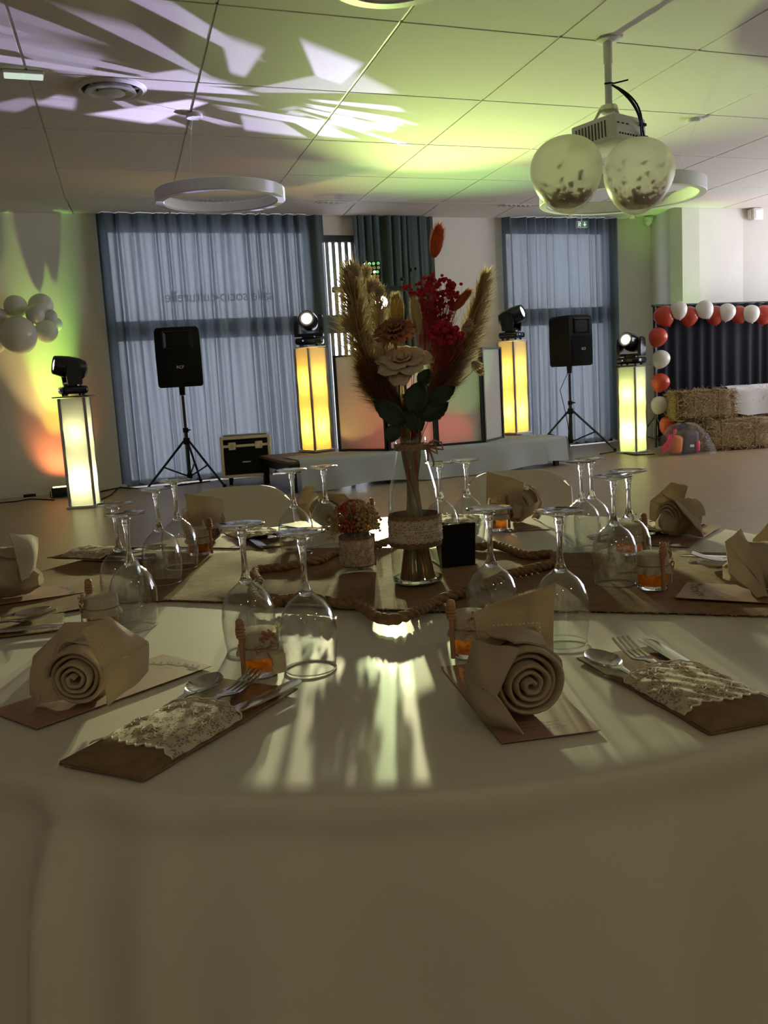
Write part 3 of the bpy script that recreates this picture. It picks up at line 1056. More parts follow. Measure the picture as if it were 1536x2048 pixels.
def light_column(base, rz, w, h, led_color, led_energy, fab, label, tint, plate=True):
    t = thing('light_column', label, 'light column', base, rz, 'cloth covered light columns')
    pw = 0.022
    for (sx, sy) in ((-1, -1), (1, -1), (1, 1), (-1, 1)):
        g = G(); g.cyl((sx * (w / 2 - 0.015), sy * (w / 2 - 0.015), 0.02), (sx * (w / 2 - 0.015), sy * (w / 2 - 0.015), h - 0.02), 0.014, n=10)
        g.build('post', M['slat'], t)
    g = G(); g.box((0, 0, 0.012), (w + 0.05, w + 0.05, 0.024), bev=0.005); g.build('base_plate', M['slat'], t)
    g = G(); g.box((0, 0, h - 0.006), (w + (0.09 if plate else 0.0), w + (0.09 if plate else 0.0), 0.012), bev=0.003); g.build('top_plate', M['black_metal'] if plate else M['slat'], t)
    for k in range(4):                     # four cloth faces, slightly pulled in between the posts
        R = Matrix.Rotation(k * pi / 2, 3, 'Z')
        def fn(s, q, R=R):
            x = (s - 0.5) * w
            z = 0.03 + q * (h - 0.05)
            dip = 0.006 * sin(pi * s) + 0.002 * sin(23 * q + 5 * s)
            return R @ Vector((x, -w / 2 + dip, z))
        g = G(); g.grid(fn, 6, 20); g.build('cloth_panel', fab, t, True, 60)
        g = G()
        for s in (-1, 1):
            a = R @ Vector((s * (w / 2 + 0.001), -w / 2 - 0.001, 0))
            g.cyl((a.x, a.y, 0.03), (a.x, a.y, h - 0.02), 0.006, n=6)
        g.build('seam', M['slat'], t)
    g = G(); g.box((0, 0, 0.07), (0.11, 0.11, 0.08), bev=0.008); g.lathe([(0.05, 0.11), (0.045, 0.125), (0.0, 0.125)], 16); g.build('led_lamp', M['black'], t)
    point('led_light', (0, 0, 0.27), led_energy, led_color, 0.05, t)
    point('led_light', (0, 0, h * 0.68), led_energy * tint, led_color, 0.05, t)
    return t

def column_cloth(name, tr):
    return sheer(name, (0.70, 0.69, 0.64, 1), tr, 0.6, 0.0, 0.9, bump=0.15, bscale=60)
CL_Y = column_cloth('column_cloth_yellow', (0.86, 0.80, 0.62, 1))
CL_W = column_cloth('column_cloth_white', (0.84, 0.84, 0.72, 1))

def moving_head(base, rz, tilt, label, pan_target=None, lens=LENS, scale=1.0):
    """stage lamp: base box, turning yoke, barrel head. rz: yoke turn, tilt: head up angle"""
    t = thing('moving_head_light', label, 'stage light', base, rz, 'moving head lights on the columns')
    s = scale
    g = G()
    g.box((0, 0, 0.055 * s), (0.30 * s, 0.24 * s, 0.075 * s), bev=0.028 * s, seg=3)
    for (x, y) in ((-1, -1), (1, -1), (1, 1), (-1, 1)):
        g.cyl((x * 0.09 * s, y * 0.08 * s, 0), (x * 0.09 * s, y * 0.08 * s, 0.03 * s), 0.016 * s, n=10)
    b = g.build('base', M['black_gloss'], t)
    g = G(); g.ball((-0.06 * s, -0.122 * s, 0.06 * s), 0.007 * s, 10, 6); g.build('status_led', BLUE_LED, b)
    g = G(); g.box((0.03 * s, -0.119 * s, 0.058 * s), (0.07 * s, 0.006, 0.03 * s), bev=0.002); g.build('display', M['dark_frame'], b)
    g = G()
    g.lathe([(0, 0.092 * s), (0.085 * s, 0.092 * s), (0.085 * s, 0.112 * s), (0.0, 0.112 * s)], 24)
    for sx in (-1, 1):
        pts = [(-0.065, 0.105), (0.065, 0.105), (0.075, 0.20), (0.055, 0.31), (0.0, 0.335), (-0.055, 0.31), (-0.075, 0.20)]
        g.prism([(p[0] * s, p[1] * s) for p in pts], -0.021 * s, 0.021 * s, Matrix(((0, 0, 1), (1, 0, 0), (0, 1, 0))), (sx * 0.135 * s, 0, 0))
    g.box((0, 0, 0.122 * s), (0.29 * s, 0.13 * s, 0.03 * s), bev=0.008)
    g.build('yoke', M['black_gloss'], t)
    R = Matrix.Rotation(-tilt, 3, 'X')      # head looks along local -Y, raised by tilt
    c = Vector((0, 0, 0.27 * s))
    T = R @ Matrix.Rotation(pi / 2, 3, 'X')  # lathe z axis -> -Y
    prof = [(0.0, -0.155), (0.05, -0.15), (0.088, -0.125), (0.104, -0.06), (0.106, 0.03), (0.098, 0.10), (0.088, 0.16), (0.080, 0.165), (0.074, 0.15), (0.0, 0.15)]
    g = G(); g.lathe([(r * s, z * s) for r, z in prof], 28, c, T); hd = g.build('head', M['black_gloss'], t)
    g = G(); g.lathe([(0.058 * s, 0.151 * s), (0.045 * s, 0.158 * s), (0.02 * s, 0.163 * s), (0.0, 0.164 * s)], 24, c, T); g.build('lens', lens, hd)
    g = G(); g.lathe([(0.076 * s, 0.152 * s), (0.058 * s, 0.1515 * s)], 24, c, T); g.build('bezel', M['alu'], hd)
    return t, c, R

def face(base, target):
    """z turn that points local -Y at a target"""
    d = Vector(target) - Vector(base)
    return math.atan2(d.x, -d.y)

CW, CH = 0.25, 1.09
S_Z = 0.32                                   # stage height
T1 = PZ(171, 1013, 0); T4 = PZ(1266, 905, 0)
T2 = PZ(640, 903, S_Z); T3 = PZ(1039, 868, S_Z)
T2 += WN * 0.10; T3 += WN * 0.10
light_column(T1, radians(6), CW, 1.085, (1.0, 0.95, 0.50), 5.5, CL_W, 'pale white light column by the wall balloons and floor spotlight', 0.40)
light_column(T2, WROT + radians(20), CW, 1.15, (1.0, 0.56, 0.07), 9, CL_Y, 'amber light column on the stage beside the louvred window strip', 0.55, False)
light_column(T3, WROT + radians(20), CW, 1.12, (1.0, 0.62, 0.08), 9, CL_Y, 'amber light column at the stage end by the angled loudspeaker', 0.50, False)
light_column(T4, WROT + radians(22), CW, 1.06, (0.88, 1.0, 0.30), 6.5, CL_W, 'greenish light column standing beside the black balloon backdrop', 0.55)

b1 = T1 + Vector((0, 0, 1.087)); b2 = T2 + Vector((0, 0, 1.151)); b3 = T3 + Vector((0, 0, 1.121)); b4 = T4 + Vector((0, 0, 1.062))
moving_head(b1, radians(-62), radians(12), 'moving head lamp turned sideways on the column by the wall balloons', lens=LENS_BLUE)
moving_head(b2, face(b2, (0.3, 0, 0)) - radians(8), radians(8), 'moving head lamp facing the table from the column by the louvred strip', lens=LENS)
moving_head(b3, radians(62), radians(20), 'moving head lamp turned away on the column by the angled loudspeaker', lens=LENS)
GOBO_T = PZ(470, 185, CEIL)
mh4, c4, R4 = moving_head(b4, face(b4, GOBO_T), radians(14), 'moving head lamp on the greenish column by the balloon backdrop', lens=LENS_BLUE)

# patterned violet beam of that lamp on the ceiling (a gobo wheel in the lamp)
lp = Vector(b4) + Vector((0, 0, 0.27)) + (GOBO_T - b4).normalized() * 0.20
gb = spot('gobo_beam', lp, GOBO_T, 7500, (0.66, 0.60, 1.0), 25, 0.15, mh4, 0.006)
gb.data.use_nodes = True
nt = gb.data.node_tree
em = nt.nodes['Emission']
def mth(op, a, b=None, c=None):
    n = nt.nodes.new('ShaderNodeMath')
    n.operation = op
    for i, x in enumerate((a, b, c)):
        if x is None:
            continue
        if isinstance(x, (int, float)):
            n.inputs[i].default_value = x
        else:
            nt.links.new(x, n.inputs[i])
    return n.outputs[0]
tc = nt.nodes.new('ShaderNodeTexCoord')
sep = nt.nodes.new('ShaderNodeSeparateXYZ')
nt.links.new(tc.outputs['Normal'], sep.inputs[0])
gx, gy = mth('DIVIDE', sep.outputs['X'], sep.outputs['Z']), mth('DIVIDE', sep.outputs['Y'], sep.outputs['Z'])
def shards(cx, cy, n, seed, r0, r1, lo):
    x, y = mth('SUBTRACT', gx, cx), mth('SUBTRACT', gy, cy)
    ang = mth('MULTIPLY', mth('ARCTAN2', y, x), n / (2 * pi))
    rad = mth('SQRT', mth('ADD', mth('MULTIPLY', x, x), mth('MULTIPLY', y, y)))
    cell = mth('FLOOR', ang)
    fr = mth('FRACT', ang)
    def rnd_(k):
        w = nt.nodes.new('ShaderNodeTexWhiteNoise')
        w.noise_dimensions = '1D'
        nt.links.new(mth('ADD', cell, seed + k * 17.3), w.inputs['W'])
        return w.outputs['Value']
    wid = mth('MULTIPLY_ADD', rnd_(1), 0.55, 0.30)
    prof = mth('SUBTRACT', wid, mth('ABSOLUTE', mth('SUBTRACT', mth('MULTIPLY', fr, 2.0), 1.0)))
    m1 = mth('MULTIPLY', prof, 14.0); 
    inner = mth('MULTIPLY_ADD', rnd_(2), r1 * 0.45, r0)
    outer = mth('MULTIPLY_ADD', rnd_(3), r1 * 0.5, r1 * 0.55)
    m2 = mth('MULTIPLY', mth('SUBTRACT', rad, inner), 90.0)
    m3 = mth('MULTIPLY', mth('SUBTRACT', outer, rad), 70.0)
    c = lambda v: mth('MINIMUM', mth('MAXIMUM', v, 0.0), 1.0)
    on = mth('MULTIPLY_ADD', rnd_(4), 0.8, 0.35)
    keep = c(mth('MULTIPLY', mth('SUBTRACT', rnd_(5), lo), 40.0))
    return mth('MULTIPLY', mth('MULTIPLY', mth('MULTIPLY', c(m1), c(m2)), mth('MULTIPLY', c(m3), on)), keep)
pat = mth('MAXIMUM', shards(0.0, 0.0, 15, 3.1, 0.010, 0.16, 0.05), mth('MULTIPLY', shards(0.05, -0.03, 11, 41.7, 0.03, 0.12, 0.30), 0.8))
pat = mth('MAXIMUM', pat, mth('MULTIPLY', shards(-0.07, 0.035, 13, 87.7, 0.01, 0.12, 0.25), 0.7))
nt.links.new(mth('MULTIPLY', pat, 1.0), em.inputs['Strength'])

# ---- floor spotlight that washes the wall behind the first column
pb = PZ(124, 993, 0)
t = thing('floor_spotlight', 'small black floor spotlight lying at the wall behind the pale column', 'stage light', pb, WROT)
g = G(); g.box((0, 0, 0.055), (0.20, 0.13, 0.10), bev=0.012, seg=2); g.build('body', M['black'], t)
g = G(); g.box((0, 0, 0.108), (0.17, 0.10, 0.008), bev=0.003); g.build('lens_plate', glow('par_lens', (1.0, 0.75, 0.35, 1), 3.0), t)
g = G(); g.tube([(-0.115, 0, 0.06), (-0.12, -0.07, 0.02), (-0.115, -0.08, 0.005), (0.115, -0.08, 0.005), (0.12, -0.07, 0.02), (0.115, 0, 0.06)], 0.007, 6); g.build('bracket', M['black_metal'], t)
pl = pb + Vector((0, 0, 0.13))
def wall_at(px, pyy, v=VB):
    return PV(px, pyy, v)
spot('wash_light', pl, wall_at(118, 900), 30, (1.0, 0.24, 0.08), 80, 1.0, t, 0.05)
spot('wash_light', pl + WD * 0.02, wall_at(105, 790), 60, (0.90, 0.68, 0.08), 30, 0.9, t, 0.03)
spot('wash_light', pl + WD * 0.05 - WN * 0.03, wall_at(98, 690), 240, (0.30, 1.0, 0.12), 26, 0.9, t, 0.03)
spot('wash_light', pl - WD * 0.03 - WN * 0.05, wall_at(40, 640), 110, (1.0, 0.72, 0.28), 34, 1.0, t, 0.03)
g = G()
pts = [PZ(108, 1000, 0.006), PZ(95, 999, 0.006), PZ(60, 998, 0.006), PZ(30, 1003, 0.006), PZ(-30, 1008, 0.006)]
g.tube(pts, 0.006, 6); tag(g.build('power_cable', M['black']), 'black power cable on the floor leading from the floor spotlight along the wall', 'cable')
p_ = PZ(60, 996, 0.0)
t = thing('power_adapter', 'small black power adapter lying along the wall on its cable', 'adapter', p_, WROT)
g = G(); g.box((0, 0, 0.0275), (0.13, 0.05, 0.03), bev=0.006); g.build('body', M['black'], t)
g = G(); g.box((0, 0, 0.044), (0.08, 0.03, 0.003)); g.build('rating_plate', M['dark_frame'], t)

# ---- loudspeakers on tripod stands
def text_mesh(s, size, extr=0.0008):
    cu = bpy.data.curves.new('txt', 'FONT')
    cu.body, cu.size, cu.extrude = s, size, extr
    cu.align_x, cu.align_y = 'CENTER', 'CENTER'
    o = bpy.data.objects.new('txt', cu)
    COL.objects.link(o)
    bpy.context.view_layer.update()
    me = bpy.data.meshes.new_from_object(o.evaluated_get(bpy.context.evaluated_depsgraph_get()))
    bpy.data.objects.remove(o)
    return me

def tripod_stand(base, rz, h, spread, label):
    t = thing('speaker_stand', label, 'speaker stand', base, rz, 'tripod stands of the loudspeakers')
    hub = 0.52
    g = G(); g.cyl((0, 0, 0.10), (0, 0, h * 0.62), 0.021, n=14); g.build('lower_pole', M['black_metal'], t)
    g = G(); g.cyl((0, 0, h * 0.6), (0, 0, h), 0.0165, n=14); g.build('upper_pole', M['black_metal'], t)
    g = G(); g.cyl((0, 0, h * 0.60), (0, 0, h * 0.65), 0.031, n=14); g.cyl((0.0, 0, h * 0.625), (0.07, 0, h * 0.625), 0.008, n=8); g.build('collar', M['black'], t)
    g = G(); g.cyl((0, 0, hub - 0.04), (0, 0, hub + 0.03), 0.036, n=14); g.cyl((0, 0, 0.10), (0, 0, 0.15), 0.03, n=14); g.build('hub', M['black'], t)
    for k in range(3):
        a = k * 2 * pi / 3
        d = Vector((cos(a), sin(a), 0))
        g = G(); g.cyl(d * 0.03 + Vector((0, 0, hub)), d * spread + Vector((0, 0, 0.02)), 0.013, n=10); lg = g.build('leg', M['black_metal'], t)
        g = G(); g.ball(d * spread + Vector((0, 0, 0.02)), (0.022, 0.022, 0.02), 10, 8); g.build('rubber_foot', M['black'], lg)
        g = G(); g.cyl(d * 0.02 + Vector((0, 0, 0.125)), d * spread * 0.55 + Vector((0, 0, 0.02 + (hub - 0.02) * 0.45)), 0.009, n=8); g.build('brace', M['black_metal'], t)
    return t

def loudspeaker(base, rz, w, d, h, label, tilt=0.0):
    t = thing('loudspeaker', label, 'loudspeaker', base, rz, 'pair of black loudspeakers')
    # cabinet: trapezoid plan, rounded, bowed front
    def ring(z, k):
        hw, hb = w / 2 * k, w / 2 * 0.72 * k
        pts = []
        for q in range(9):
            s = -1 + 2 * q / 8
            pts.append((s * hw, -d / 2 * k - 0.025 * (1 - s * s)))
        pts += [(hw, -d / 2 + 0.05), (hb, d / 2 * k - 0.02), (hb - 0.03, d / 2 * k), (-hb + 0.03, d / 2 * k), (-hb, d / 2 * k - 0.02), (-hw, -d / 2 + 0.05)]
        return [Vector((p[0], p[1], z)) for p in pts]
    g = G()
    g.loft([ring(0, 0.90), ring(0.012, 0.965), ring(0.03, 0.99), ring(h * 0.5, 1.0), ring(h - 0.05, 0.985), ring(h - 0.02, 0.95), ring(h, 0.86)], True, True, True)
    g.build('cabinet', M['black'], t, True, 35)
    def front(x, z):
        return -d / 2 - 0.025 * (1 - (2 * x / w) ** 2)
    g = G()
    g.grid(lambda s, q: Vector(((s - 0.5) * w * 0.86, front((s - 0.5) * w * 0.86, 0) - 0.004, h * 0.06 + q * h * 0.54)), 12, 4)
    g.build('grille', M['mesh_grille'], t)
    g = G()
    x0, x1, z0, z1 = -w * 0.30, w * 0.30, h * 0.66, h * 0.92
    f0 = front(0, 0) - 0.006
    o_ = [(x0, z0), (x1, z0), (x1, z1), (x0, z1)]
    i_ = [(x0 * 0.45, z0 + 0.05), (x1 * 0.45, z0 + 0.05), (x1 * 0.45, z1 - 0.05), (x0 * 0.45, z1 - 0.05)]
    g.loft([[Vector((a * 1.12, f0 + 0.004, b + (0.012 if b == z1 else -0.012))) for a, b in o_], [Vector((a, f0 - 0.002, b)) for a, b in o_], [Vector((a, f0 + 0.05, b)) for a, b in i_]], True, False, True)
    g.build('horn', M['black_gloss'], t, True, 20)
    lg = link('brand_badge', text_mesh('RCF', 0.045), t)
    lg.data.materials.append(M['white_paint'])
    lg.rotation_euler = (pi / 2, 0, 0)
    lg.location = (0.01, front(0, 0) - 0.006, h * 0.33)
    g = G(); g.cyl((0, 0, -0.09), (0, 0, 0.01), 0.030, 0.034, n=14); g.build('pole_socket', M['black'], t)
    return t

SPL = (PZ(325, 975, 0) * 0.45 + PZ(471, 981, 0) * 0.55)
SPL = PZ(381, 968, 0)
SPL = Vector((SPL.x * 10.2 / SPL.y, 10.2, 0))
zt_ = PY(368, 782, SPL.y).z
tripod_stand(SPL, radians(-32), zt_ - 0.048, 0.50, 'black tripod stand under the loudspeaker before the wide curtain')
zs = PY(357, 655, SPL.y).z
loudspeaker(SPL + Vector((0, 0, zt_ + 0.045)), radians(10), 92 * 10.3 / FPX * 0.93, 0.40, zs - zt_ - 0.05, 'black loudspeaker facing the room before the wide lettered curtain')
SPR = PZ(1143, 897, 0)
SPR = Vector((SPR.x * 11.9 / SPR.y, 11.9, 0))
zt_ = PY(1133, 740, SPR.y).z
tripod_stand(SPR, radians(-38), zt_ - 0.048, 0.60, 'black tripod stand under the loudspeaker beside the exit sign curtain')
zs = PY(1140, 633, SPR.y).z
loudspeaker(SPR + Vector((0, 0, zt_ + 0.045)), radians(36), 0.43, 0.42, zs - zt_ - 0.04, 'black loudspeaker turned at an angle before the exit sign curtain')
for pts_, lab in (([(1136, 745), (1120, 780), (1128, 812), (1136, 850), (1140, 895)], 'thin black cable hanging from the angled loudspeaker along its stand'),):
    g = G(); g.tube([PY(a, b, SPR.y - 0.05) for a, b in pts_], 0.005, 6)
    tag(g.build('speaker_cable', M['black']), lab, 'cable')
for pts_, lab in (([(195, 985), (225, 978), (242, 975), (300, 978), (420, 962)], 'black floor cable running past the foot of the wide curtain'), ([(1200, 908), (1230, 903), (1270, 910), (1310, 908)], 'black floor cable between the angled loudspeaker and the greenish column'), ([(200, 1000), (222, 990), (236, 976), (250, 972)], 'short black cable curling from the pale column to the curtain')):
    g = G(); g.tube([PZ(a, b, 0.007) for a, b in pts_], 0.007, 6)
    tag(g.build('floor_cable', M['black']), lab, 'cable')

# ---- flight case on castors
FC = PZ(497, 962, 0)
FCp = Vector((FC.x * 10.35 / FC.y, 10.35, 0))
t = thing('flight_case', 'black flight case with metal edges and latches beside the stage', 'case', FCp, WROT - radians(14))
w_, d_, z0_, z1_ = 0.52, 0.42, 0.10, PY(497, 872, FCp.y).z
hh = z1_ - z0_
g = G(); g.box((0, 0, z0_ + hh / 2), (w_, d_, hh), bev=0.004); g.build('panel_box', M['black'], t)
for sx in (-1, 1):
    for sy in (-1, 1):
        g = G(); g.box((sx * w_ / 2, sy * d_ / 2, z0_ + hh / 2), (0.035, 0.035, hh + 0.01), bev=0.004); g.build('edge_profile', M['alu'], t)
for z in (z0_, z1_):
    for sy in (-1, 1):
        g = G(); g.box((0, sy * d_ / 2, z), (w_, 0.035, 0.035), bev=0.004); g.build('edge_profile', M['alu'], t)
    for sx in (-1, 1):
        g = G(); g.box((sx * w_ / 2, 0, z), (0.035, d_, 0.035), bev=0.004); g.build('edge_profile', M['alu'], t)
g = G(); g.box((0, -d_ / 2 - 0.004, z1_ - 0.09), (w_ * 0.94, 0.012, 0.03), bev=0.003); g.build('lid_profile', M['alu'], t)
for sx in (-1, 1):
    g = G(); g.box((sx * w_ * 0.28, -d_ / 2 - 0.012, z1_ - 0.09), (0.085, 0.012, 0.085), bev=0.012); lt = g.build('latch', M['alu'], t)
    g = G(); g.box((sx * w_ * 0.28, -d_ / 2 - 0.020, z1_ - 0.09), (0.03, 0.01, 0.045), bev=0.003); g.build('butterfly', M['steel'], lt)
g = G(); g.box((0.0, -d_ / 2 - 0.006, z0_ + hh * 0.36), (0.09, 0.006, 0.012)); g.build('badge', M['white_paint'], t, False)
g = G(); g.box((-w_ / 2 - 0.004, -0.03, z0_ + hh * 0.5), (0.006, 0.1, 0.12)); g.build('label_plate', M['slat'], t, False)
for sx in (-1, 1):
    for sy in (-1, 1):
        g = G(); g.cyl((sx * 0.19 - 0.018, sy * 0.15, 0.045), (sx * 0.19 + 0.018, sy * 0.15, 0.045), 0.045, n=18); g.box((sx * 0.19, sy * 0.15, 0.085), (0.06, 0.05, 0.02)); g.build('castor', M['black'], t)

# ---- stage platform and its cloth
SU0, SU1, SV0, SV1 = 1.47, 4.62, -2.12, -0.95
so = W((SU0 + SU1) / 2, (SV0 + SV1) / 2, 0)
t = thing('stage_platform', 'low dark plywood stage platform on black metal legs under white cloth', 'stage', so, WROT)
L_, D_ = SU1 - SU0, SV1 - SV0
g = G(); g.box((0, 0, S_Z - 0.02), (L_, D_, 0.03), bev=0.003); g.build('deck', M['wood_deck'], t)
g = G()
for sy in (-1, 1):
    g.box((0, sy * (D_ / 2 - 0.02), S_Z - 0.075), (L_, 0.03, 0.08))
for sx in (-1, 1):
    g.box((sx * (L_ / 2 - 0.02), 0, S_Z - 0.075), (0.03, D_, 0.08))
g.build('rim_frame', M['black_metal'], t, False)
for ix in range(4):
    for sy in (-1, 1):
        g = G(); g.box((-L_ / 2 + 0.05 + ix * (L_ - 0.1) / 3, sy * (D_ / 2 - 0.05), (S_Z - 0.04) / 2), (0.05, 0.05, S_Z - 0.04)); g.build('leg', M['black_metal'], t, False)
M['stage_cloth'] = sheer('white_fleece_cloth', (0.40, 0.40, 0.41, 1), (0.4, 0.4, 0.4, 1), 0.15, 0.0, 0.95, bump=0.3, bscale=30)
def stage_cloth_fn():
    u0, u1 = SU0 + 0.10, SU1 + 0.05
    g = G()
    Ltop = 0.55
    def fn(s, q):
        u = u0 + s * (u1 - u0)
        wob = sin(u * 7.0) * 0.5 + sin(u * 13 + 1) * 0.3 + sin(u * 3.1 + 2) * 0.6
        if q < 0.55:
            f = q / 0.55
            v = SV0 + Ltop * (1 - f) - 0.012 * f
            return W(u, v, S_Z + 0.004 + 0.006 * abs(sin(u * 5 + v * 9)) * (1 - f))
        f = (q - 0.55) / 0.45
        zb = max(0.004, 0.012 + 0.03 * sin(u * 3.3) + (0.03 if u > 4.4 else 0))
        z = S_Z + 0.004 - f * (S_Z - zb)
        return W(u, SV0 - 0.018 - 0.05 * f - 0.028 * f * wob, z)
    g.grid(fn, 150, 22)
    def fe(s, q):                    # the end that wraps round the right-hand side
        v = SV0 - 0.018 + s * 0.62
        u = u1
        f = q
        z = S_Z + 0.004 - f * (S_Z - 0.012)
        return W(u + 0.012 + 0.05 * f + 0.018 * f * sin(v * 16), v - 0.04 * f * (1 - s), z)
    g.grid(fe, 24, 10)
    return g
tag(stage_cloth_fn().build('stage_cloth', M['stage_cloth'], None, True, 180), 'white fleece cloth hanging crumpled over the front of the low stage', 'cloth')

# ---- folding light facade in front of the DJ place
FZ = PV(970, 694, -2.0).z
FD = [PZ(668, 901, S_Z), PZ(778, 903, S_Z) + WN * 0.02, PZ(884, 889, S_Z) + WN * 0.0, PZ(971, 886, S_Z) + WN * 0.03, PZ(1006, 877, S_Z)]
FD[0] = FD[0] - WN * 0.2
FD[2] = (FD[1] * 0.5 + FD[3] * 0.5) + WN * 0.02
M['facade_cloth'] = sheer('facade_fabric', (0.55, 0.53, 0.50, 1), (0.80, 0.78, 0.72, 1), 0.55, 0.0, 0.9, bump=0.1, bscale=50)
t0 = thing('light_facade', 'folding white fabric facade in black frames standing on the stage', 'facade', Vector((FD[1].x, FD[1].y, S_Z)))
O_ = Vector((FD[1].x, FD[1].y, S_Z))
hF = FZ - S_Z
for k in range(4):
    a, b = FD[k] - O_, FD[k + 1] - O_
    a.z = b.z = 0
    d_ = (b - a)
    ang = math.atan2(d_.y, d_.x)
    mid = (a + b) / 2
    L_ = d_.length
    g = G(); g.box((mid.x, mid.y, hF / 2), (L_ - 0.02, 0.004, hF - 0.02), ang); g.build('fabric_panel', M['facade_cloth'], t0, False)
    nrm = Vector((d_.y, -d_.x, 0)).normalized() * 0.008
    g = G()
    g.box((mid.x + nrm.x, mid.y + nrm.y, 0.014), (L_, 0.024, 0.028), ang)
    g.box((mid.x + nrm.x, mid.y + nrm.y, hF - 0.012), (L_, 0.024, 0.020), ang)
    e = d_.normalized()
    for p in (a + e * 0.013, b - e * 0.016):
        g.box((p.x + nrm.x, p.y + nrm.y, hF / 2), (0.030 if k else 0.022, 0.028, hF), ang)
    g.build('panel_frame', M['black_metal'], t0, False)
# coloured wash lamps standing behind it
def wash(pos, target, label, lights):
    t = thing('stage_spotlight', label, 'stage light', pos, WROT)
    g = G(); g.lathe([(0.075, 0.02), (0.08, 0.10), (0.072, 0.105), (0.07, 0.095), (0.0, 0.095)], 20); g.box((0, 0, 0.015), (0.16, 0.12, 0.03), bev=0.006); g.build('body', M['black'], t)
    g = G(); g.lathe([(0.069, 0.096), (0.0, 0.098)], 20); g.build('lens', glow('wash_lens', lights[0][1] + (1,), 2.0), t)
    for (e, c_, a_, bl, tg) in lights:
        spot('wash_light', Vector(pos) + Vector((0, 0, 0.12)), tg, e, c_, a_, bl, t, 0.04)
pm = (FD[2] + FD[3]) / 2
p_ = pm + WN * 0.35
wash(Vector((p_.x, p_.y, S_Z)), None, 'round stage spotlight behind the facade washing its panels red and green',
     [(110, (1.0, 0.09, 0.05), 140, 1.0, pm + Vector((-0.25, 0, 0.10))), (190, (0.40, 1.0, 0.25), 80, 1.0, pm + Vector((0, 0, 0.95)))])
pm = (FD[0] + FD[1]) / 2
p_ = pm + WN * 0.30
wash(Vector((p_.x, p_.y, S_Z)), None, 'round stage spotlight behind the facade by the amber column',
     [(70, (1.0, 0.70, 0.15), 110, 0.9, pm + Vector((-0.1, 0, 0.5)))])

# ---- effect lights on a stand behind the facade
dc = PV(760, 600, -1.25)
du, dv = UV(dc)
t = thing('effect_light_stand', 'black light stand with two bright pods and a lens box behind the bouquet', 'stage light', W(du - 0.1, dv, 0), WROT)
zbar = dc.z + 0.12
zb_ = dc.z
g = G(); g.cyl((0, 0, S_Z), (0, 0, zbar + 0.2), 0.018, n=12); g.build('pole', M['black_metal'], t)
g = G(); g.box((0, 0, zbar), (0.9, 0.05, 0.06), bev=0.006); g.build('crossbar', M['black_metal'], t)
for k in range(3):
    a = k * 2 * pi / 3 + 0.5
    g = G(); g.cyl((0, 0, S_Z + 0.35), (0.38 * cos(a), 0.38 * sin(a), S_Z + 0.015), 0.012, n=8); g.build('leg', M['black_metal'], t)
tb = Matrix.Translation(t.location) @ Matrix.Rotation(WROT, 4, 'Z')
ti = tb.inverted()
TABLE_C = Vector((0.008, 1.548, TABLE_Z))
for (px, pyy, e, colr, rad) in ((699, 607, 2100, (1.0, 0.94, 0.55), 0.05), (762, 605, 1550, (0.88, 1.0, 0.52), 0.05)):
    wp = PV(px, pyy, dv)
    lpn = ti @ wp
    d_ = (TABLE_C - wp).normalized()
    Rm = (tb.to_3x3().inverted() @ d_).to_track_quat('Z', 'Y').to_matrix()
    g = G(); g.lathe([(0.0, -0.12), (0.06, -0.12), (0.08, -0.10), (0.085, 0.0), (0.08, 0.012), (0.072, 0.004), (0.0, 0.004)], 22, lpn, Rm); pod = g.build('lamp_pod', M['black'], t)
    g = G(); g.lathe([(0.071, 0.006), (0.05, 0.018), (0.0, 0.024)], 22, lpn, Rm); g.build('lens', glow('pod_lens', (1.0, 1.0, 0.78, 1), 22.0), pod)
    g = G(); g.cyl(lpn, (lpn.x, lpn.y, zbar), 0.014, n=8); g.build('arm', M['black_metal'], pod)
    spot('table_beam', wp + d_ * 0.04, TABLE_C + Vector((0.0, -0.2, 0.1)), e, colr, 16, 0.5, t, 0.045)
# box of coloured lenses
wp = PV(744, 546, dv)
lpn = ti @ wp
dd = (CAMP - wp).normalized()
az = face(wp, CAMP) - WROT
RB = Matrix.Rotation(az, 3, 'Z')
g = G(); g.box(lpn, (0.20, 0.16, 0.24), M=RB, bev=0.02, seg=2); bxo = g.build('lens_box', M['black'], t)
rnd = random.Random(2)
cols = [(1.0, 0.45, 0.2), (0.3, 0.9, 0.3), (0.9, 0.9, 0.5), (0.1, 0.35, 0.12), (1.0, 0.9, 0.8), (0.6, 0.8, 0.2), (0.15, 0.4, 0.15), (0.9, 0.3, 0.15)]
k = 0
for ix in range(4):
    for iz in range(5):
        x, z = -0.066 + ix * 0.044, -0.09 + iz * 0.045
        q = lpn + RB @ Vector((x + rnd.uniform(-0.008, 0.008), -0.082, z))
        s = rnd.choice((0.03, 0.2, 0.6, 1.4)) if iz < 4 else 1.4
        g = G(); g.ball(q, (0.017, 0.008, 0.017), 8, 6, RB @ Matrix.Rotation(0.7, 3, 'Y')); g.build('colour_lens', glow('derby_lens', cols[k % 8] + (1,), s), bxo)
        k += 1
g = G(); g.cyl(lpn - Vector((0, 0, 0.11)), (lpn.x, lpn.y, zbar), 0.012, n=8); g.build('arm', M['black_metal'], bxo)
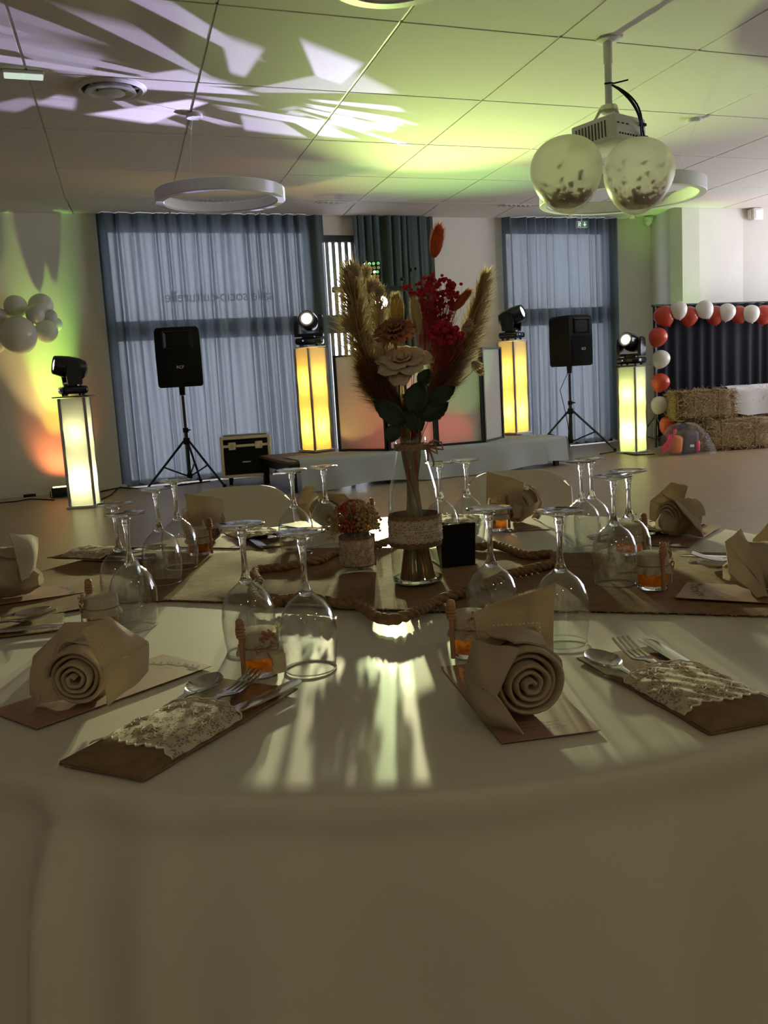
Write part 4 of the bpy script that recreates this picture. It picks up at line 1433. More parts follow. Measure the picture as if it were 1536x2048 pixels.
# its wide green light over the ceiling and the red-green flecks
glo = wp + dd * 0.12 - Vector((0, 0, 0.75))
gl_l = ti @ glo
g = G(); g.lathe([(0.05, -0.05), (0.055, 0.04), (0.045, 0.045), (0.0, 0.04)], 18, gl_l); gp = g.build('lamp_pod', M['black'], t)
g = G(); g.cyl(gl_l, (0, 0, gl_l.z), 0.012, n=8); g.build('arm', M['black_metal'], gp)
spot('green_beam', glo + Vector((0, 0, 0.06)), PZ(1330, 90, CEIL), 1080, (0.74, 1.0, 0.30), 86, 1.0, t, 0.06)
spot('green_beam', glo + Vector((0, 0, 0.06)), PZ(1000, 330, CEIL), 12, (0.60, 1.0, 0.18), 60, 1.0, t, 0.05)

# green wash lamp on the floor between the backdrop and the wall
gw = W(7.22, -1.12, 0)
wash(gw, None, 'round floor spotlight hidden behind the black backdrop washing the corner green',
     [(150, (0.45, 1.0, 0.14), 34, 1.0, W(7.50, -0.60, 2.65)), (40, (1.0, 0.35, 0.15), 60, 1.0, W(8.2, -1.6, CEIL))])

# ================================================================== BALLOON BACKDROP, HAY, BAG, CHAIRS
BD = PZ(1312, 898, 0)                      # foot of the left pole
bu, bv = UV(BD)
BTOP = PV(1302, 612, bv).z
BU1 = bu + 3.1
t = thing('backdrop_stand', 'black drape on a pipe stand behind the hay bales', 'backdrop', W(bu, bv, 0), WROT)
L_ = BU1 - bu
for x in (0.0, L_):
    g = G(); g.cyl((x, 0, 0.02), (x, 0, BTOP + 0.01), 0.017, n=12); g.build('upright', M['black_metal'], t)
    for k in range(3):
        a = k * 2 * pi / 3 + 0.6
        g = G(); g.cyl((x, 0, 0.42), (x + 0.30 * cos(a), 0.30 * sin(a), 0.015), 0.010, n=8); g.build('leg', M['black_metal'], t)
        g = G(); g.cyl((x, 0, 0.12), (x + 0.17 * cos(a), 0.17 * sin(a), 0.19), 0.007, n=8); g.build('brace', M['black_metal'], t)
g = G(); g.cyl((-0.03, 0, BTOP), (L_ + 0.03, 0, BTOP), 0.016, n=12); g.build('top_pipe', M['black_metal'], t)
g = G()
def fn(s, q):
    x = 0.02 + s * (L_ - 0.04)
    w_ = 2 * pi * s * 17 + 1.2 * sin(9 * s) + 0.7 * sin(23 * s)
    return Vector((x, 0.03 * sin(w_) * (0.35 + 0.65 * (1 - q)) - 0.018, 0.03 + q * (BTOP - 0.03)))
g.grid(fn, 260, 14); g.build('drape', M['black_cloth'], t, True, 180)

gar = [(1328, 632, 20, 'r', 'at the corner of the garland'), (1357, 620, 17, 'w', 'first along the top pipe'), (1378, 632, 18.5, 'r', 'first along the top pipe'), (1409, 619, 17.5, 'w', 'second along the top pipe'),
       (1429, 630, 18, 'r', 'second along the top pipe'), (1454, 624, 16.5, 'w', 'third along the top pipe'), (1477, 629, 16.5, 'r', 'third along the top pipe'), (1502, 627, 16.5, 'w', 'fourth along the top pipe'), (1528, 629, 18, 'r', 'fourth along the top pipe'),
       (1316, 674, 19, 'r', 'right below the garland corner'), (1322, 718, 18, 'w', 'upper one down the side pole'), (1321, 765, 18.5, 'r', 'middle one down the side pole'), (1319, 810, 17.5, 'w', 'lower one down the side pole'), (1337, 850, 19, 'r', 'lowest, just above the bag')]
for k, (px, pyy, rp, cc, wh) in enumerate(gar):
    vv = bv - 0.15 - (0.07 if cc == 'w' else 0.0) - (0.05 if k % 2 else 0)
    vv -= 0.08 if k == 13 else 0
    p = PV(px, pyy, vv)
    r = rp * p.y / FPX
    t = thing('garland_balloon', ('coral red' if cc == 'r' else 'white') + ' balloon ' + wh + ' of the black backdrop', 'balloon', p, 0, 'balloon garland on the black backdrop')
    down = k >= 9
    balloon_parts(t, r * (0.97 if down else 1.0), M['balloon_red'] if cc == 'r' else M['balloon_white'], (0.15, (0.35 if down else -0.5 + 0.3 * (k % 3))), 28, 18)

M['hay'] = mat('hay', (0.23, 0.155, 0.075, 1), 0.95, noise=45, var=0.55, bump=0.9, bscale=130, stretch=(1, 1, 1))
M['straw'] = mat('straw_stalks', (0.36, 0.25, 0.12, 1), 0.8, noise=30, var=0.5)
def hay_bale(c, rz, s, label, seed):
    t = thing('hay_bale', label, 'hay bale', c, rz, 'hay bales before the backdrop')
    rnd = random.Random(seed)
    bm = bmesh.new()
    bmesh.ops.create_cube(bm, size=1.0)
    bmesh.ops.bevel(bm, geom=list(bm.edges), offset=0.09, segments=2, affect='EDGES')
    bmesh.ops.subdivide_edges(bm, edges=list(bm.edges), cuts=5, use_grid_fill=True)
    vs, fs = [], []
    bm.verts.index_update()
    for v in bm.verts:
        n = v.co.normalized()
        j = rnd.uniform(-0.012, 0.014)
        vs.append(Vector((v.co.x * s[0], v.co.y * s[1], (v.co.z + 0.5) * s[2])) + n * j)
    fs = [[w.index for w in f.verts] for f in bm.faces]
    bm.free()
    g = G().add(vs, fs); g.build('packed_hay', M['hay'], t, True, 180)
    g = G()
    for k in range(1500):
        f = rnd.randrange(5)
        x, y, z = rnd.uniform(-.5, .5), rnd.uniform(-.5, .5), rnd.uniform(0.02, 1)
        if f == 0: y = -0.5
        elif f == 1: y = 0.5
        elif f == 2: x = -0.5
        elif f == 3: x = 0.5
        else: z = 1
        p = Vector((x * s[0], y * s[1], z * s[2]))
        n = Vector((x if f in (2, 3) else 0, y if f in (0, 1) else 0, 1 if f == 4 else 0)).normalized()
        d = Vector((rnd.gauss(0, 1), rnd.gauss(0, 1), rnd.gauss(0, 0.7)))
        d = (d - n * d.dot(n) * 0.75).normalized() * rnd.uniform(0.04, 0.12)
        sd = d.cross(n).normalized() * 0.0022
        a, b = p + n * 0.002 - d * 0.3, p + d * 0.7 + n * rnd.uniform(0.006, 0.03)
        a.z, b.z = max(a.z, 0.002), max(b.z, 0.002)
        g.add([a - sd, a + sd, b + sd, b - sd], [(0, 1, 2, 3)])
    g.build('straw', M['straw'], t, False, kind='stuff')
    for x in (-0.2, 0.22):
        g = G(); hx, hy, hz = s[0] * x, s[1] / 2 + 0.008, s[2]
        g.tube([(hx, -hy, 0.01), (hx, -hy, hz * 0.5), (hx, -hy, hz + 0.002), (hx, 0, hz + 0.01), (hx, hy, hz + 0.002), (hx, hy, 0.01)], 0.004, 6)
        g.build('baling_twine', M['twine'], t)
    return t
hb0 = PZ(1432, 905, 0)
hu, hv = UV(hb0)
HS = (0.95, 0.42, 0.36)
hay_bale(W(hu + 0.42, hv + 0.22, 0), WROT - radians(20), HS, 'hay bale lying on the floor right beside the orange bag', 1)
hay_bale(W(hu + 1.42, hv + 0.12, 0), WROT - radians(20), HS, 'hay bale on the floor under the white cloth seat', 2)
up0 = PV(1366, 848, hv + 0.30)
uu, uv_ = UV(up0)
hay_bale(W(uu + 0.36, hv + 0.42, 0.362), WROT - radians(20), (0.70, 0.40, 0.35), 'short hay bale on top of the floor bale with its end bare', 3)
hay_bale(W(uu + 1.22, hv + 0.34, 0.362), WROT - radians(20), (0.92, 0.40, 0.34), 'upper hay bale hidden under the white cloth', 4)
M['seat_cloth'] = sheer('white_seat_cloth', (0.72, 0.70, 0.70, 1), (0.6, 0.6, 0.6, 1), 0.1, 0, 0.95, bump=0.4, bscale=25)
g = G()
cz = 0.362 + 0.35
cc_ = W(uu + 1.22, hv + 0.34, 0)
RH = Matrix.Rotation(WROT - radians(20), 3, 'Z')
def fn(s, q):
    x = -0.49 + s * 1.0
    prof = [(-0.235, 0.04), (-0.232, 0.20), (-0.222, 0.335), (-0.17, 0.372), (0.0, 0.376), (0.17, 0.372), (0.225, 0.335), (0.235, 0.06)]
    f = q * 7
    i = min(int(f), 6)
    y = prof[i][0] + (prof[i + 1][0] - prof[i][0]) * (f - i)
    z = prof[i][1] + (prof[i + 1][1] - prof[i][1]) * (f - i)
    z += 0.006 * sin(x * 21 + y * 9) + (0.018 * sin(x * 9) if q == 0 else 0)
    y -= 0.008 * (1 - q) * (1 + sin(x * 17))
    return RH @ Vector((x, y, z)) + Vector((cc_.x, cc_.y, 0.362))
g.grid(fn, 60, 28)
tag(g.build('seat_cover', M['seat_cloth'], None, True, 180), 'white cloth thrown over the upper hay bale as a seat', 'cloth')

# bag with ribbons in clear plastic
bg = PZ(1366, 908, 0)
t = thing('bag', 'orange and dark brown bag with pink ribbon in clear plastic beside the hay', 'bag', bg, radians(10))
sc = bg.y / FPX
def blob(p):
    k = 1.0 - 0.22 * max(0, p.z)
    return Vector((p.x * k, p.y * k, p.z if p.z > 0 else p.z))
M['bag_brown'] = mat('bag_brown', (0.035, 0.02, 0.018, 1), 0.6, noise=30, var=0.2)
M['bag_orange'] = mat('bag_orange', (0.62, 0.16, 0.03, 1), 0.5, noise=30, var=0.15)
M['ribbon_pink'] = mat('pink_ribbon', (0.62, 0.03, 0.10, 1), 0.4, noise=40, var=0.2)
M['plastic'] = sheer('clear_plastic', (0.75, 0.73, 0.70, 1), (0.7, 0.7, 0.7, 1), 0.3, 0.90, 0.2, spec=0.7)
g = G(); g.box((0.05, 0, 0.14), (0.23, 0.22, 0.27), bev=0.055, seg=4); bb = g.build('body', M['bag_brown'], t)
g = G(); g.box((-0.11, -0.01, 0.12), (0.14, 0.20, 0.22), M=Matrix.Rotation(radians(8), 3, 'Y'), bev=0.05, seg=4); g.build('orange_pocket', M['bag_orange'], t)
g = G(); g.box((0.055, -0.112, 0.10), (0.05, 0.004, 0.028)); g.build('tag', M['white_paint'], t, False)
g = G(); g.box((0.13, -0.09, 0.09), (0.06, 0.06, 0.13), bev=0.02, seg=2); g.build('side_strap', M['ribbon_pink'], t)
rnd = random.Random(6)
for k in range(5):
    g = G()
    a = Vector((-0.17 + rnd.uniform(-0.02, 0.05), -0.06, 0.26))
    pts = [a + Vector((-0.03 * q + 0.025 * sin(q * 2.2 + k), -0.01 * q, -0.055 * q + 0.02 * cos(k + q) + (0.02 if k < 2 else 0))) for q in range(5 if k > 1 else 3)]
    pts = [Vector((p.x, p.y, max(p.z, 0.012))) for p in pts]
    g.tube(pts, lambda f: 0.014 * (1 - 0.4 * f), 6); g.build('ribbon', M['ribbon_pink'], t)
g = G()
def fn(s, q):
    a = pi * 0.0 + s * 2 * pi
    rr = 0.05 + 0.20 * sin(q * pi / 2) + 0.06 * q * q * (1 + 0.5 * sin(5 * a)) + (0.10 * q * q if cos(a) > 0.2 else 0) * cos(a)
    z = 0.35 * (1 - q ** 2.2) + 0.012 * sin(9 * a + 7 * q) + 0.008
    return Vector((0.01 + rr * cos(a), 0.8 * rr * sin(a), max(z, 0.006)))
g.grid(fn, 48, 16, True); g.build('plastic_sheet', M['plastic'], t, True, 60)

# ---- shell chairs on the far side of the table
def shell_chair(c, rz, label, first=None):
    if first is not None:
        return dup(first, c, rz, label)
    t = thing('shell_chair', label, 'chair', c, rz, 'beige shell chairs at the table')
    def back(s, q):
        x = (s - 0.5) * 2
        w_ = 0.180 * (1 - 0.05 * q) * (1.0 if q < 0.8 else (1 - 0.12 * ((q - 0.8) / 0.2) ** 3))
        z = 0.46 + q * 0.318
        zz = z - (0.035 * abs(x) ** 5 if q > 0.9 else 0)
        return Vector((x * w_, 0.20 + 0.06 * q - 0.035 * x * x, zz))
    g = G(); g.sheet(back, 20, 12, 0.010); g.build('backrest', M['chair'], t, True, 50)
    def seat(s, q):
        x = (s - 0.5) * 2
        return Vector((x * 0.215, -0.22 + q * 0.42, 0.445 + 0.012 * x * x + 0.012 * (q - 0.4) ** 2 + (0.015 * max(0, q - 0.85) / 0.15)))
    g = G(); g.sheet(seat, 16, 12, 0.012); g.build('seat', M['chair'], t, True, 50)
    for sx in (-1, 1):
        for sy in (-1, 1):
            g = G(); g.cyl((sx * 0.15, sy * 0.15, 0.435), (sx * 0.215, sy * 0.225, 0.0), 0.011, n=10); g.build('leg', M['chrome_leg'], t)
    return t
cA = PY(497, 985, 2.93)
cB = PY(1004, 955, 2.93)
ch = shell_chair(Vector((cA.x, 2.93 - 0.26, 0)), radians(8), 'beige plastic shell chair behind the folded cutlery on the far table side')
shell_chair(Vector((cB.x, 2.93 - 0.26, 0)), radians(-10), 'beige plastic shell chair behind the black table sign', ch)

# ================================================================== THE TABLE
TC = Vector((0.008, 1.548, 0))
TR = 0.80
t = thing('round_table', 'round banquet table standing under the long white tablecloth', 'table', TC)
g = G(); g.lathe([(0, TABLE_Z - 0.032), (TR - 0.012, TABLE_Z - 0.032), (TR - 0.008, TABLE_Z - 0.028), (TR - 0.008, TABLE_Z - 0.008), (TR - 0.012, TABLE_Z - 0.005), (0, TABLE_Z - 0.005)], 72); g.build('tabletop', M['wood'], t)
for k in range(4):
    a = pi / 4 + k * pi / 2
    g = G(); g.cyl((0.45 * cos(a), 0.45 * sin(a), TABLE_Z - 0.03), (0.5 * cos(a), 0.5 * sin(a), 0.0), 0.018, n=12); g.build('leg', M['black_metal'], t)

M['cloth'] = mat('white_table_cloth', (0.68, 0.64, 0.56, 1), 0.46, spec=0.20, noise=5, var=0.02, bump=0.02, bscale=700)
def cloth():
    g = G()
    n = 540
    rnd = random.Random(12)
    def fold(a, d):
        # d: drop below the edge. soft hanging folds, broader in front, one sharp one on the left
        f = 0.5 * sin(a * 17 + 0.6 * sin(a * 5)) + 0.3 * sin(a * 29 + 1.3) + 0.35 * sin(a * 9 + 0.5)
        k = min(1.0, max(0.0, (d - 0.03) / 0.16))
        al = -pi / 2 - 0.42
        sharp = math.exp(-((a - al) / 0.028) ** 2) + 0.8 * math.exp(-((a - al + 0.20) / 0.04) ** 2) + 0.6 * math.exp(-((a - al - 0.13) / 0.04) ** 2)
        return 0.026 * f * k + 0.036 * sharp * min(1.0, max(0.0, (d + 0.02) / 0.14))
    prof = [(0.0, 0, 1), (0.2, 0, 1), (0.4, 0, 1), (0.55, 0, 1), (0.68, 0, 1), (0.76, 0, 1), (TR - 0.010, 0.0, 1), (TR - 0.004, -0.0015, 1), (TR - 0.001, -0.005, 1), (TR + 0.001, -0.011, 1), (TR + 0.001, -0.028, 1), (TR - 0.001, -0.036, 1), (TR + 0.003, -0.050, 1),
            (TR + 0.012, -0.075, 0), (TR + 0.020, -0.11, 0), (TR + 0.028, -0.16, 0), (TR + 0.036, -0.22, 0), (TR + 0.046, -0.30, 0), (TR + 0.06, -0.42, 0), (TR + 0.07, -0.56, 0), (TR + 0.085, -0.733, 0)]
    rings = []
    for (r, z, top) in prof:
        ring = []
        for k in range(n):
            a = -pi + 2 * pi * k / n
            rr = r
            zz = TABLE_Z + z
            if z < -0.006:
                rr += fold(a, -z)
            elif r > 0.01:
                x, y = r * cos(a), r * sin(a)
                zz += 0.0007 * (sin(x * 9 + 2 * y * 5) + sin(y * 13 + x * 4 + 1)) * min(1, (TR - r) / 0.1)
            ring.append(Vector((rr * cos(a), rr * sin(a), zz)))
        rings.append(ring)
    g.loft(rings, True)
    return g
tbc = place(cloth().build('tablecloth', M['cloth'], None, True, 180), TC)
tag(tbc, 'long white round tablecloth falling in soft folds to the floor', 'tablecloth')

# ---- burlap runner with frayed edges
near_px = [(-90, 1262), (60, 1236), (142, 1221), (234, 1206), (338, 1200), (430, 1203), (560, 1210), (700, 1216), (850, 1222), (1020, 1222), (1180, 1222), (1350, 1226), (1536, 1232), (1660, 1236)]
far_px = [(55, 1152), (150, 1125), (235, 1104), (300, 1104), (380, 1108), (430, 1108), (500, 1102), (560, 1098), (700, 1096), (850, 1098), (1000, 1102), (1130, 1107), (1350, 1105), (1536, 1107), (1640, 1110)]
RZ_ = TABLE_Z + 0.003
def poly_at(pts, f):
    L = [0]
    for a, b in zip(pts[:-1], pts[1:]):
        L.append(L[-1] + (b - a).length)
    s = f * L[-1]
    for i in range(len(pts) - 1):
        if s <= L[i + 1] + 1e-9:
            return pts[i].lerp(pts[i + 1], (s - L[i]) / max(1e-9, L[i + 1] - L[i]))
    return pts[-1]
nearP = [PZ(x, y, RZ_) for x, y in near_px]
farP = [PZ(x, y, RZ_) for x, y in far_px]
def clampT(p):
    q = p - TC
    q.z = 0
    if q.length > TR - 0.012:
        q = q.normalized() * (TR - 0.012)
        return Vector((TC.x + q.x, TC.y + q.y, p.z))
    return p
nearP = [clampT(p) for p in nearP]
farP = [clampT(p) for p in farP]
rnd = random.Random(3)
def run_fn(s, q):
    p = poly_at(nearP, s).lerp(poly_at(farP, s), q)
    z = 0.0012 * (1 + sin(p.x * 19 + p.y * 11)) + 0.0015 * (1 + sin(p.x * 8 - p.y * 23))
    if -0.36 < p.x < -0.12:
        z += 0.007 * sin(pi * (p.x + 0.36) / 0.24) * (0.5 + 0.5 * sin(p.y * 26 + p.x * 7))
    e = min(q, 1 - q)
    z *= min(1, e * 10 + 0.15)
    return Vector((p.x, p.y, RZ_ + z))
t = thing('table_runner', 'brown burlap runner with frayed edges lying across the white tablecloth', 'table runner', (0, 0, 0))
g = G(); g.sheet(run_fn, 120, 26, 0.0016); g.build('fabric', M['burlap'], t, True, 60)
g = G()
for (pl, sgn) in ((nearP, -1), (farP, 1)):
    for k in range(620):
        p = poly_at(pl, rnd.random())
        d = Vector((rnd.uniform(-0.3, 0.3), sgn * 1.0, 0)).normalized() * rnd.uniform(0.005, 0.012) * (1 if sgn > 0 else 0.5)
        sd = Vector((0.0005, 0, 0))
        b = p + d + Vector((0, 0, rnd.uniform(-0.0015, 0.002)))
        p2 = p - d * 0.3 + Vector((0, 0, 0.001))
        g.add([p2 - sd, p2 + sd, b + sd, b - sd], [(0, 1, 2, 3)])
g.build('fringe', M['fringe'], t, False, kind='stuff')

# ---- twisted rope laid in a loop
rope_px = [(790, 1078), (754, 1090), (700, 1099), (667, 1106), (643, 1119), (603, 1127), (568, 1134), (535, 1137), (515, 1140), (509, 1150), (517, 1163), (510, 1172), (505, 1185), (520, 1205), (544, 1207), (568, 1199), (600, 1196), (643, 1199), (680, 1206), (712, 1208), (732, 1219), (754, 1234), (779, 1239), (800, 1236), (840, 1220), (870, 1204), (904, 1191), (950, 1178), (985, 1162), (1010, 1151), (1054, 1140), (1098, 1129), (1111, 1117), (1098, 1108), (1058, 1111), (1018, 1098), (992, 1090), (960, 1093), (925, 1085)]
ctrl = [PZ(x, y, TABLE_Z + 0.014) for x, y in rope_px]
def catmull(P, n):
    out = []
    for i in range(len(P) - 1):
        p0, p1, p2, p3 = P[max(i - 1, 0)], P[i], P[i + 1], P[min(i + 2, len(P) - 1)]
        for k in range(n):
            f = k / n
            out.append(0.5 * ((2 * p1) + (p2 - p0) * f + (2 * p0 - 5 * p1 + 4 * p2 - p3) * f * f + (3 * p1 - p0 - 3 * p2 + p3) * f ** 3))
    out.append(P[-1])
    return out
cl_ = catmull(ctrl, 14)
# resample evenly
res = [cl_[0]]
acc = 0
for a, b in zip(cl_[:-1], cl_[1:]):
    acc += (b - a).length
    if acc > 0.0035:
        res.append(b); acc = 0
t = thing('rope', 'twisted jute rope laid in a loop around the bottle vase on the runner', 'rope', (0, 0, 0))
for k in range(3):
    pts = []
    for i, p in enumerate(res):
        tg = (res[min(i + 1, len(res) - 1)] - res[max(i - 1, 0)]).normalized()
        s = Vector((0, 0, 1)).cross(tg).normalized()
        a = 2 * pi * k / 3 + i * 0.62
        pts.append(p + s * 0.0042 * cos(a) + Vector((0, 0, 0.0042 * sin(a))))
    g = G(); g.tube(pts, 0.0050, 7); g.build('strand', M['rope'], t, True, 180)

# ================================================================== TABLEWARE PROTOTYPES
def wine_glass():
    t = thing('wine_glass', 'glass', 'wine glass', (0, 0, 0), 0, 'upturned wine glasses')
    H = 0.176
    # upside down: rim on the table, foot on top
    out = [(0.0318, 0.0), (0.0345, 0.018), (0.0362, 0.036), (0.0362, 0.050), (0.0345, 0.064), (0.030, 0.077), (0.0225, 0.087), (0.0135, 0.094), (0.0085, 0.0985)]
    g = G(); g.lathe(out, 56); g.lathe([(r - 0.0011, z) for r, z in out], 56); b = g.build('bowl', M['glass'], t, True, 180)
    g = G(); g.lathe([(0.0312, 0.0), (0.0325, 0.0), (0.0327, 0.0012), (0.0312, 0.0012), (0.0312, 0.0)], 56); g.build('rim', M['solid_glass'], t, True, 180)
    stem = [(0.0, 0.0935), (0.0065, 0.0945), (0.0092, 0.098), (0.0062, 0.104), (0.0042, 0.113), (0.0037, 0.130), (0.0040, 0.145), (0.0052, 0.156), (0.0068, 0.161), (0.0055, 0.1645), (0.0085, 0.168), (0.0, 0.1685)]
    g = G(); g.lathe(stem, 24); g.build('stem', M['solid_glass'], t, True, 180)
    foot = [(0.0, H - 0.0075), (0.010, H - 0.0075), (0.020, H - 0.0045), (0.0305, H - 0.0022), (0.0315, H - 0.001), (0.0305, H), (0.015, H - 0.0008), (0.0, H - 0.0015)]
    g = G(); g.lathe(foot, 48); g.build('foot', M['solid_glass'], t, True, 60)
    return t

def honey_jar(variant=0):
    t = thing('honey_jar', 'jar', 'honey jar', (0, 0, 0), 0, 'favour jars of honey')
    g = G(); g.lathe([(0.0, 0.0), (0.0205, 0.0), (0.0232, 0.0025), (0.0238, 0.006), (0.0238, 0.034), (0.0228, 0.038), (0.0205, 0.041)], 36); g.build('glass_jar', M['glass'], t, True, 60)
    g = G(); g.lathe([(0.0, 0.0003), (0.0208, 0.0003), (0.0228, 0.004), (0.0225, 0.0068), (0.0, 0.0072)], 36); g.build('glass_base', M['solid_glass'], t, True, 60)
    g = G(); g.lathe([(0.0, 0.0078), (0.0215, 0.0078), (0.0226, 0.0095), (0.0226, 0.033), (0.0, 0.033)], 36); g.build('honey', M['honey'], t, True, 60)
    # fabric cap with a ruffled skirt
    def wob(a, z):
        return (0.10 * sin(9 * a + 1) + 0.05 * sin(17 * a)) if z < 0.036 else 0.0
    g = G(); g.lathe([(0.0275, 0.0265), (0.0270, 0.031), (0.0255, 0.0365), (0.0248, 0.0395), (0.0252, 0.044), (0.0255, 0.0525), (0.0240, 0.0565), (0.015, 0.0580), (0.0, 0.0585)], 48, wob=lambda a, z: wob(a, z)); g.build('fabric_cap', M['linen_white'], t, True, 60)
    g = G(); g.tube([(0.0254 * cos(2 * pi * k / 32), 0.0254 * sin(2 * pi * k / 32), 0.0392) for k in range(32)], 0.0011, 6, loop=True)
    tw = g.build('twine', M['twine'], t)
    # bow
    s = -1 if variant else 1
    for q in (-1, 1):
        g = G(); g.tube([(0, -0.0262, 0.039), (q * 0.008, -0.031, 0.045), (q * 0.015, -0.031, 0.044), (q * 0.013, -0.030, 0.036), (0, -0.0268, 0.038)], 0.0009, 6); g.build('bow_loop', M['twine'], tw)
    g = G(); g.tube([(0, -0.0265, 0.039), (0.003, -0.030, 0.03), (0.006 * s, -0.031, 0.018)], 0.0008, 6); g.build('bow_end', M['twine'], tw)
    # dipper tied to the side
    dx = -0.0265
    dy = -0.014
    g = G(); g.lathe([(0.0, 0.002), (0.0032, 0.003), (0.0030, 0.04), (0.0034, 0.053)], 12, (dx, dy, 0)); dp = g.build('dipper_handle', M['wood'], t, True, 60)
    prof = [(0.0034, 0.053)]
    for k in range(4):
        z = 0.0545 + k * 0.0042
        r = (0.0058, 0.0066, 0.0066, 0.0060)[k]
        prof += [(r, z), (r, z + 0.0030), (0.0048, z + 0.0034), (0.0048, z + 0.0040)]
    prof += [(0.0058, 0.0715), (0.0052, 0.076), (0.003, 0.0785), (0.0, 0.079)]
    g = G(); g.lathe(prof, 16, (dx, dy, 0)); g.build('dipper_head', M['wood'], t, True, 30)
    # dried sprig and feathery tail
    rnd = random.Random(7 + variant)
    g = G()
    for k in range(26):
        c = Vector((0.004 + rnd.gauss(0, 0.0048), -0.026 + rnd.gauss(0, 0.002), 0.054 + rnd.gauss(0, 0.0045)))
        g.ball(c, rnd.uniform(0.0014, 0.0026), 6, 4)
    g.build('dried_flowers', DRY_PEACH, t, True, 180, kind='stuff')
    g = G()
    for k in range(260):
        f = rnd.random()
        a = rnd.uniform(0, 6.28)
        b = Vector((0.015 + 0.002 * f, -0.0245, 0.043 + 0.022 * f))
        rr = 0.0065 * sin(pi * min(1, 0.15 + f * 0.8))
        d = Vector((cos(a) * rr, sin(a) * rr * 0.7, 0.007))
        sd = Vector((0.0003, 0, 0))
        g.add([b - sd, b + sd, b + d], [(0, 1, 2)])
    g.build('hare_tail', HARE, t, False, kind='stuff')
    g = G()
    g.sheet(lambda u, v: Vector((0.006 + u * 0.017, -0.0285 - 0.0012 * sin(pi * u) - 0.001 * v, 0.006 + v * 0.024)), 4, 3, 0.0005); g.build('gift_tag', M['tag_card'], t, False)
    return t

DRY_PEACH = sheer('dried_peach', (0.55, 0.30, 0.19, 1), (0.6, 0.32, 0.2, 1), 0.3, 0, 0.9)
HARE = sheer('hare_tail_hair', (0.68, 0.60, 0.45, 1), (0.8, 0.72, 0.5, 1), 0.45, 0, 0.9)

def interp(tab, f):
    for (a, b) in zip(tab[:-1], tab[1:]):
        if f <= b[0]:
            k = (f - a[0]) / max(1e-9, b[0] - a[0])
            return tuple(a[i] + (b[i] - a[i]) * k for i in range(1, len(a)))
    return tab[-1][1:]

def spoon():
    # (f along, half width, z)
    L = 0.19
    tab = [(0.0, 0.006, 0.0010), (0.03, 0.0095, 0.0010), (0.10, 0.0095, 0.0015), (0.35, 0.0050, 0.0040), (0.58, 0.0036, 0.0075), (0.66, 0.0045, 0.0085), (0.70, 0.0090, 0.0080), (0.76, 0.0165, 0.0060), (0.83, 0.0200, 0.0052), (0.90, 0.0185, 0.0062), (0.955, 0.0125, 0.0095), (0.99, 0.0055, 0.0125), (1.0, 0.0008, 0.0132)]
    def fn(s, q):
        hw, z = interp(tab, q)
        x = (s - 0.5) * 2
        dip = 0.0
        if q > 0.69:
            dip = 0.0085 * sin(pi * min(1, (q - 0.69) / 0.31)) ** 0.8 * (x * x - 0.35)
        else:
            dip = -0.0006 * x * x
        return Vector((x * hw, q * L, z + max(dip, -0.004)))
    g = G(); g.sheet(fn, 14, 60, 0.0016)
    return g

def fork():
    L = 0.19
    tab = [(0.0, 0.006, 0.0010), (0.03, 0.0095, 0.0010), (0.10, 0.0095, 0.0015), (0.35, 0.0050, 0.0040), (0.58, 0.0036, 0.0075), (0.64, 0.0050, 0.0080), (0.69, 0.0105, 0.0068), (0.745, 0.0128, 0.0055)]
    g = G(); g.sheet(lambda s, q: Vector(((s - 0.5) * 2 * interp(tab, q * 0.745)[0], q * 0.745 * L, interp(tab, q * 0.745)[1] - 0.0006 * (2 * s - 1) ** 2)), 10, 40, 0.0018)
    for k in range(4):
        x0 = -0.0100 + k * 0.00667
        def fn(s, q, x0=x0):
            f = 0.735 + q * 0.265
            z = 0.0055 + 0.0028 * q + 0.0085 * q * q
            w = 0.0022 * (1 - 0.45 * q)
            return Vector((x0 + (s - 0.5) * 2 * w, f * L, z))
        g.sheet(fn, 2, 12, 0.0018)
    return g

def knife():
    L = 0.215
    def prof(f):
        if f < 0.5:
            return 0.0058 + 0.0012 * sin(f * 6)
        return 0.0092 if f < 0.88 else 0.0092 * sqrt(max(0.0, 1 - ((f - 0.88) / 0.12) ** 2)) + 0.0002
    g = G()
    def fn(s, q):
        w = prof(q)
        x = (s - 0.5) * 2
        if q > 0.88 and x < 0:
            w = 0.0092
        return Vector((x * w, q * L, 0.004 + 0.0006 * (1 - x * x)))
    g.sheet(fn, 6, 44, 0.0022)
    return g

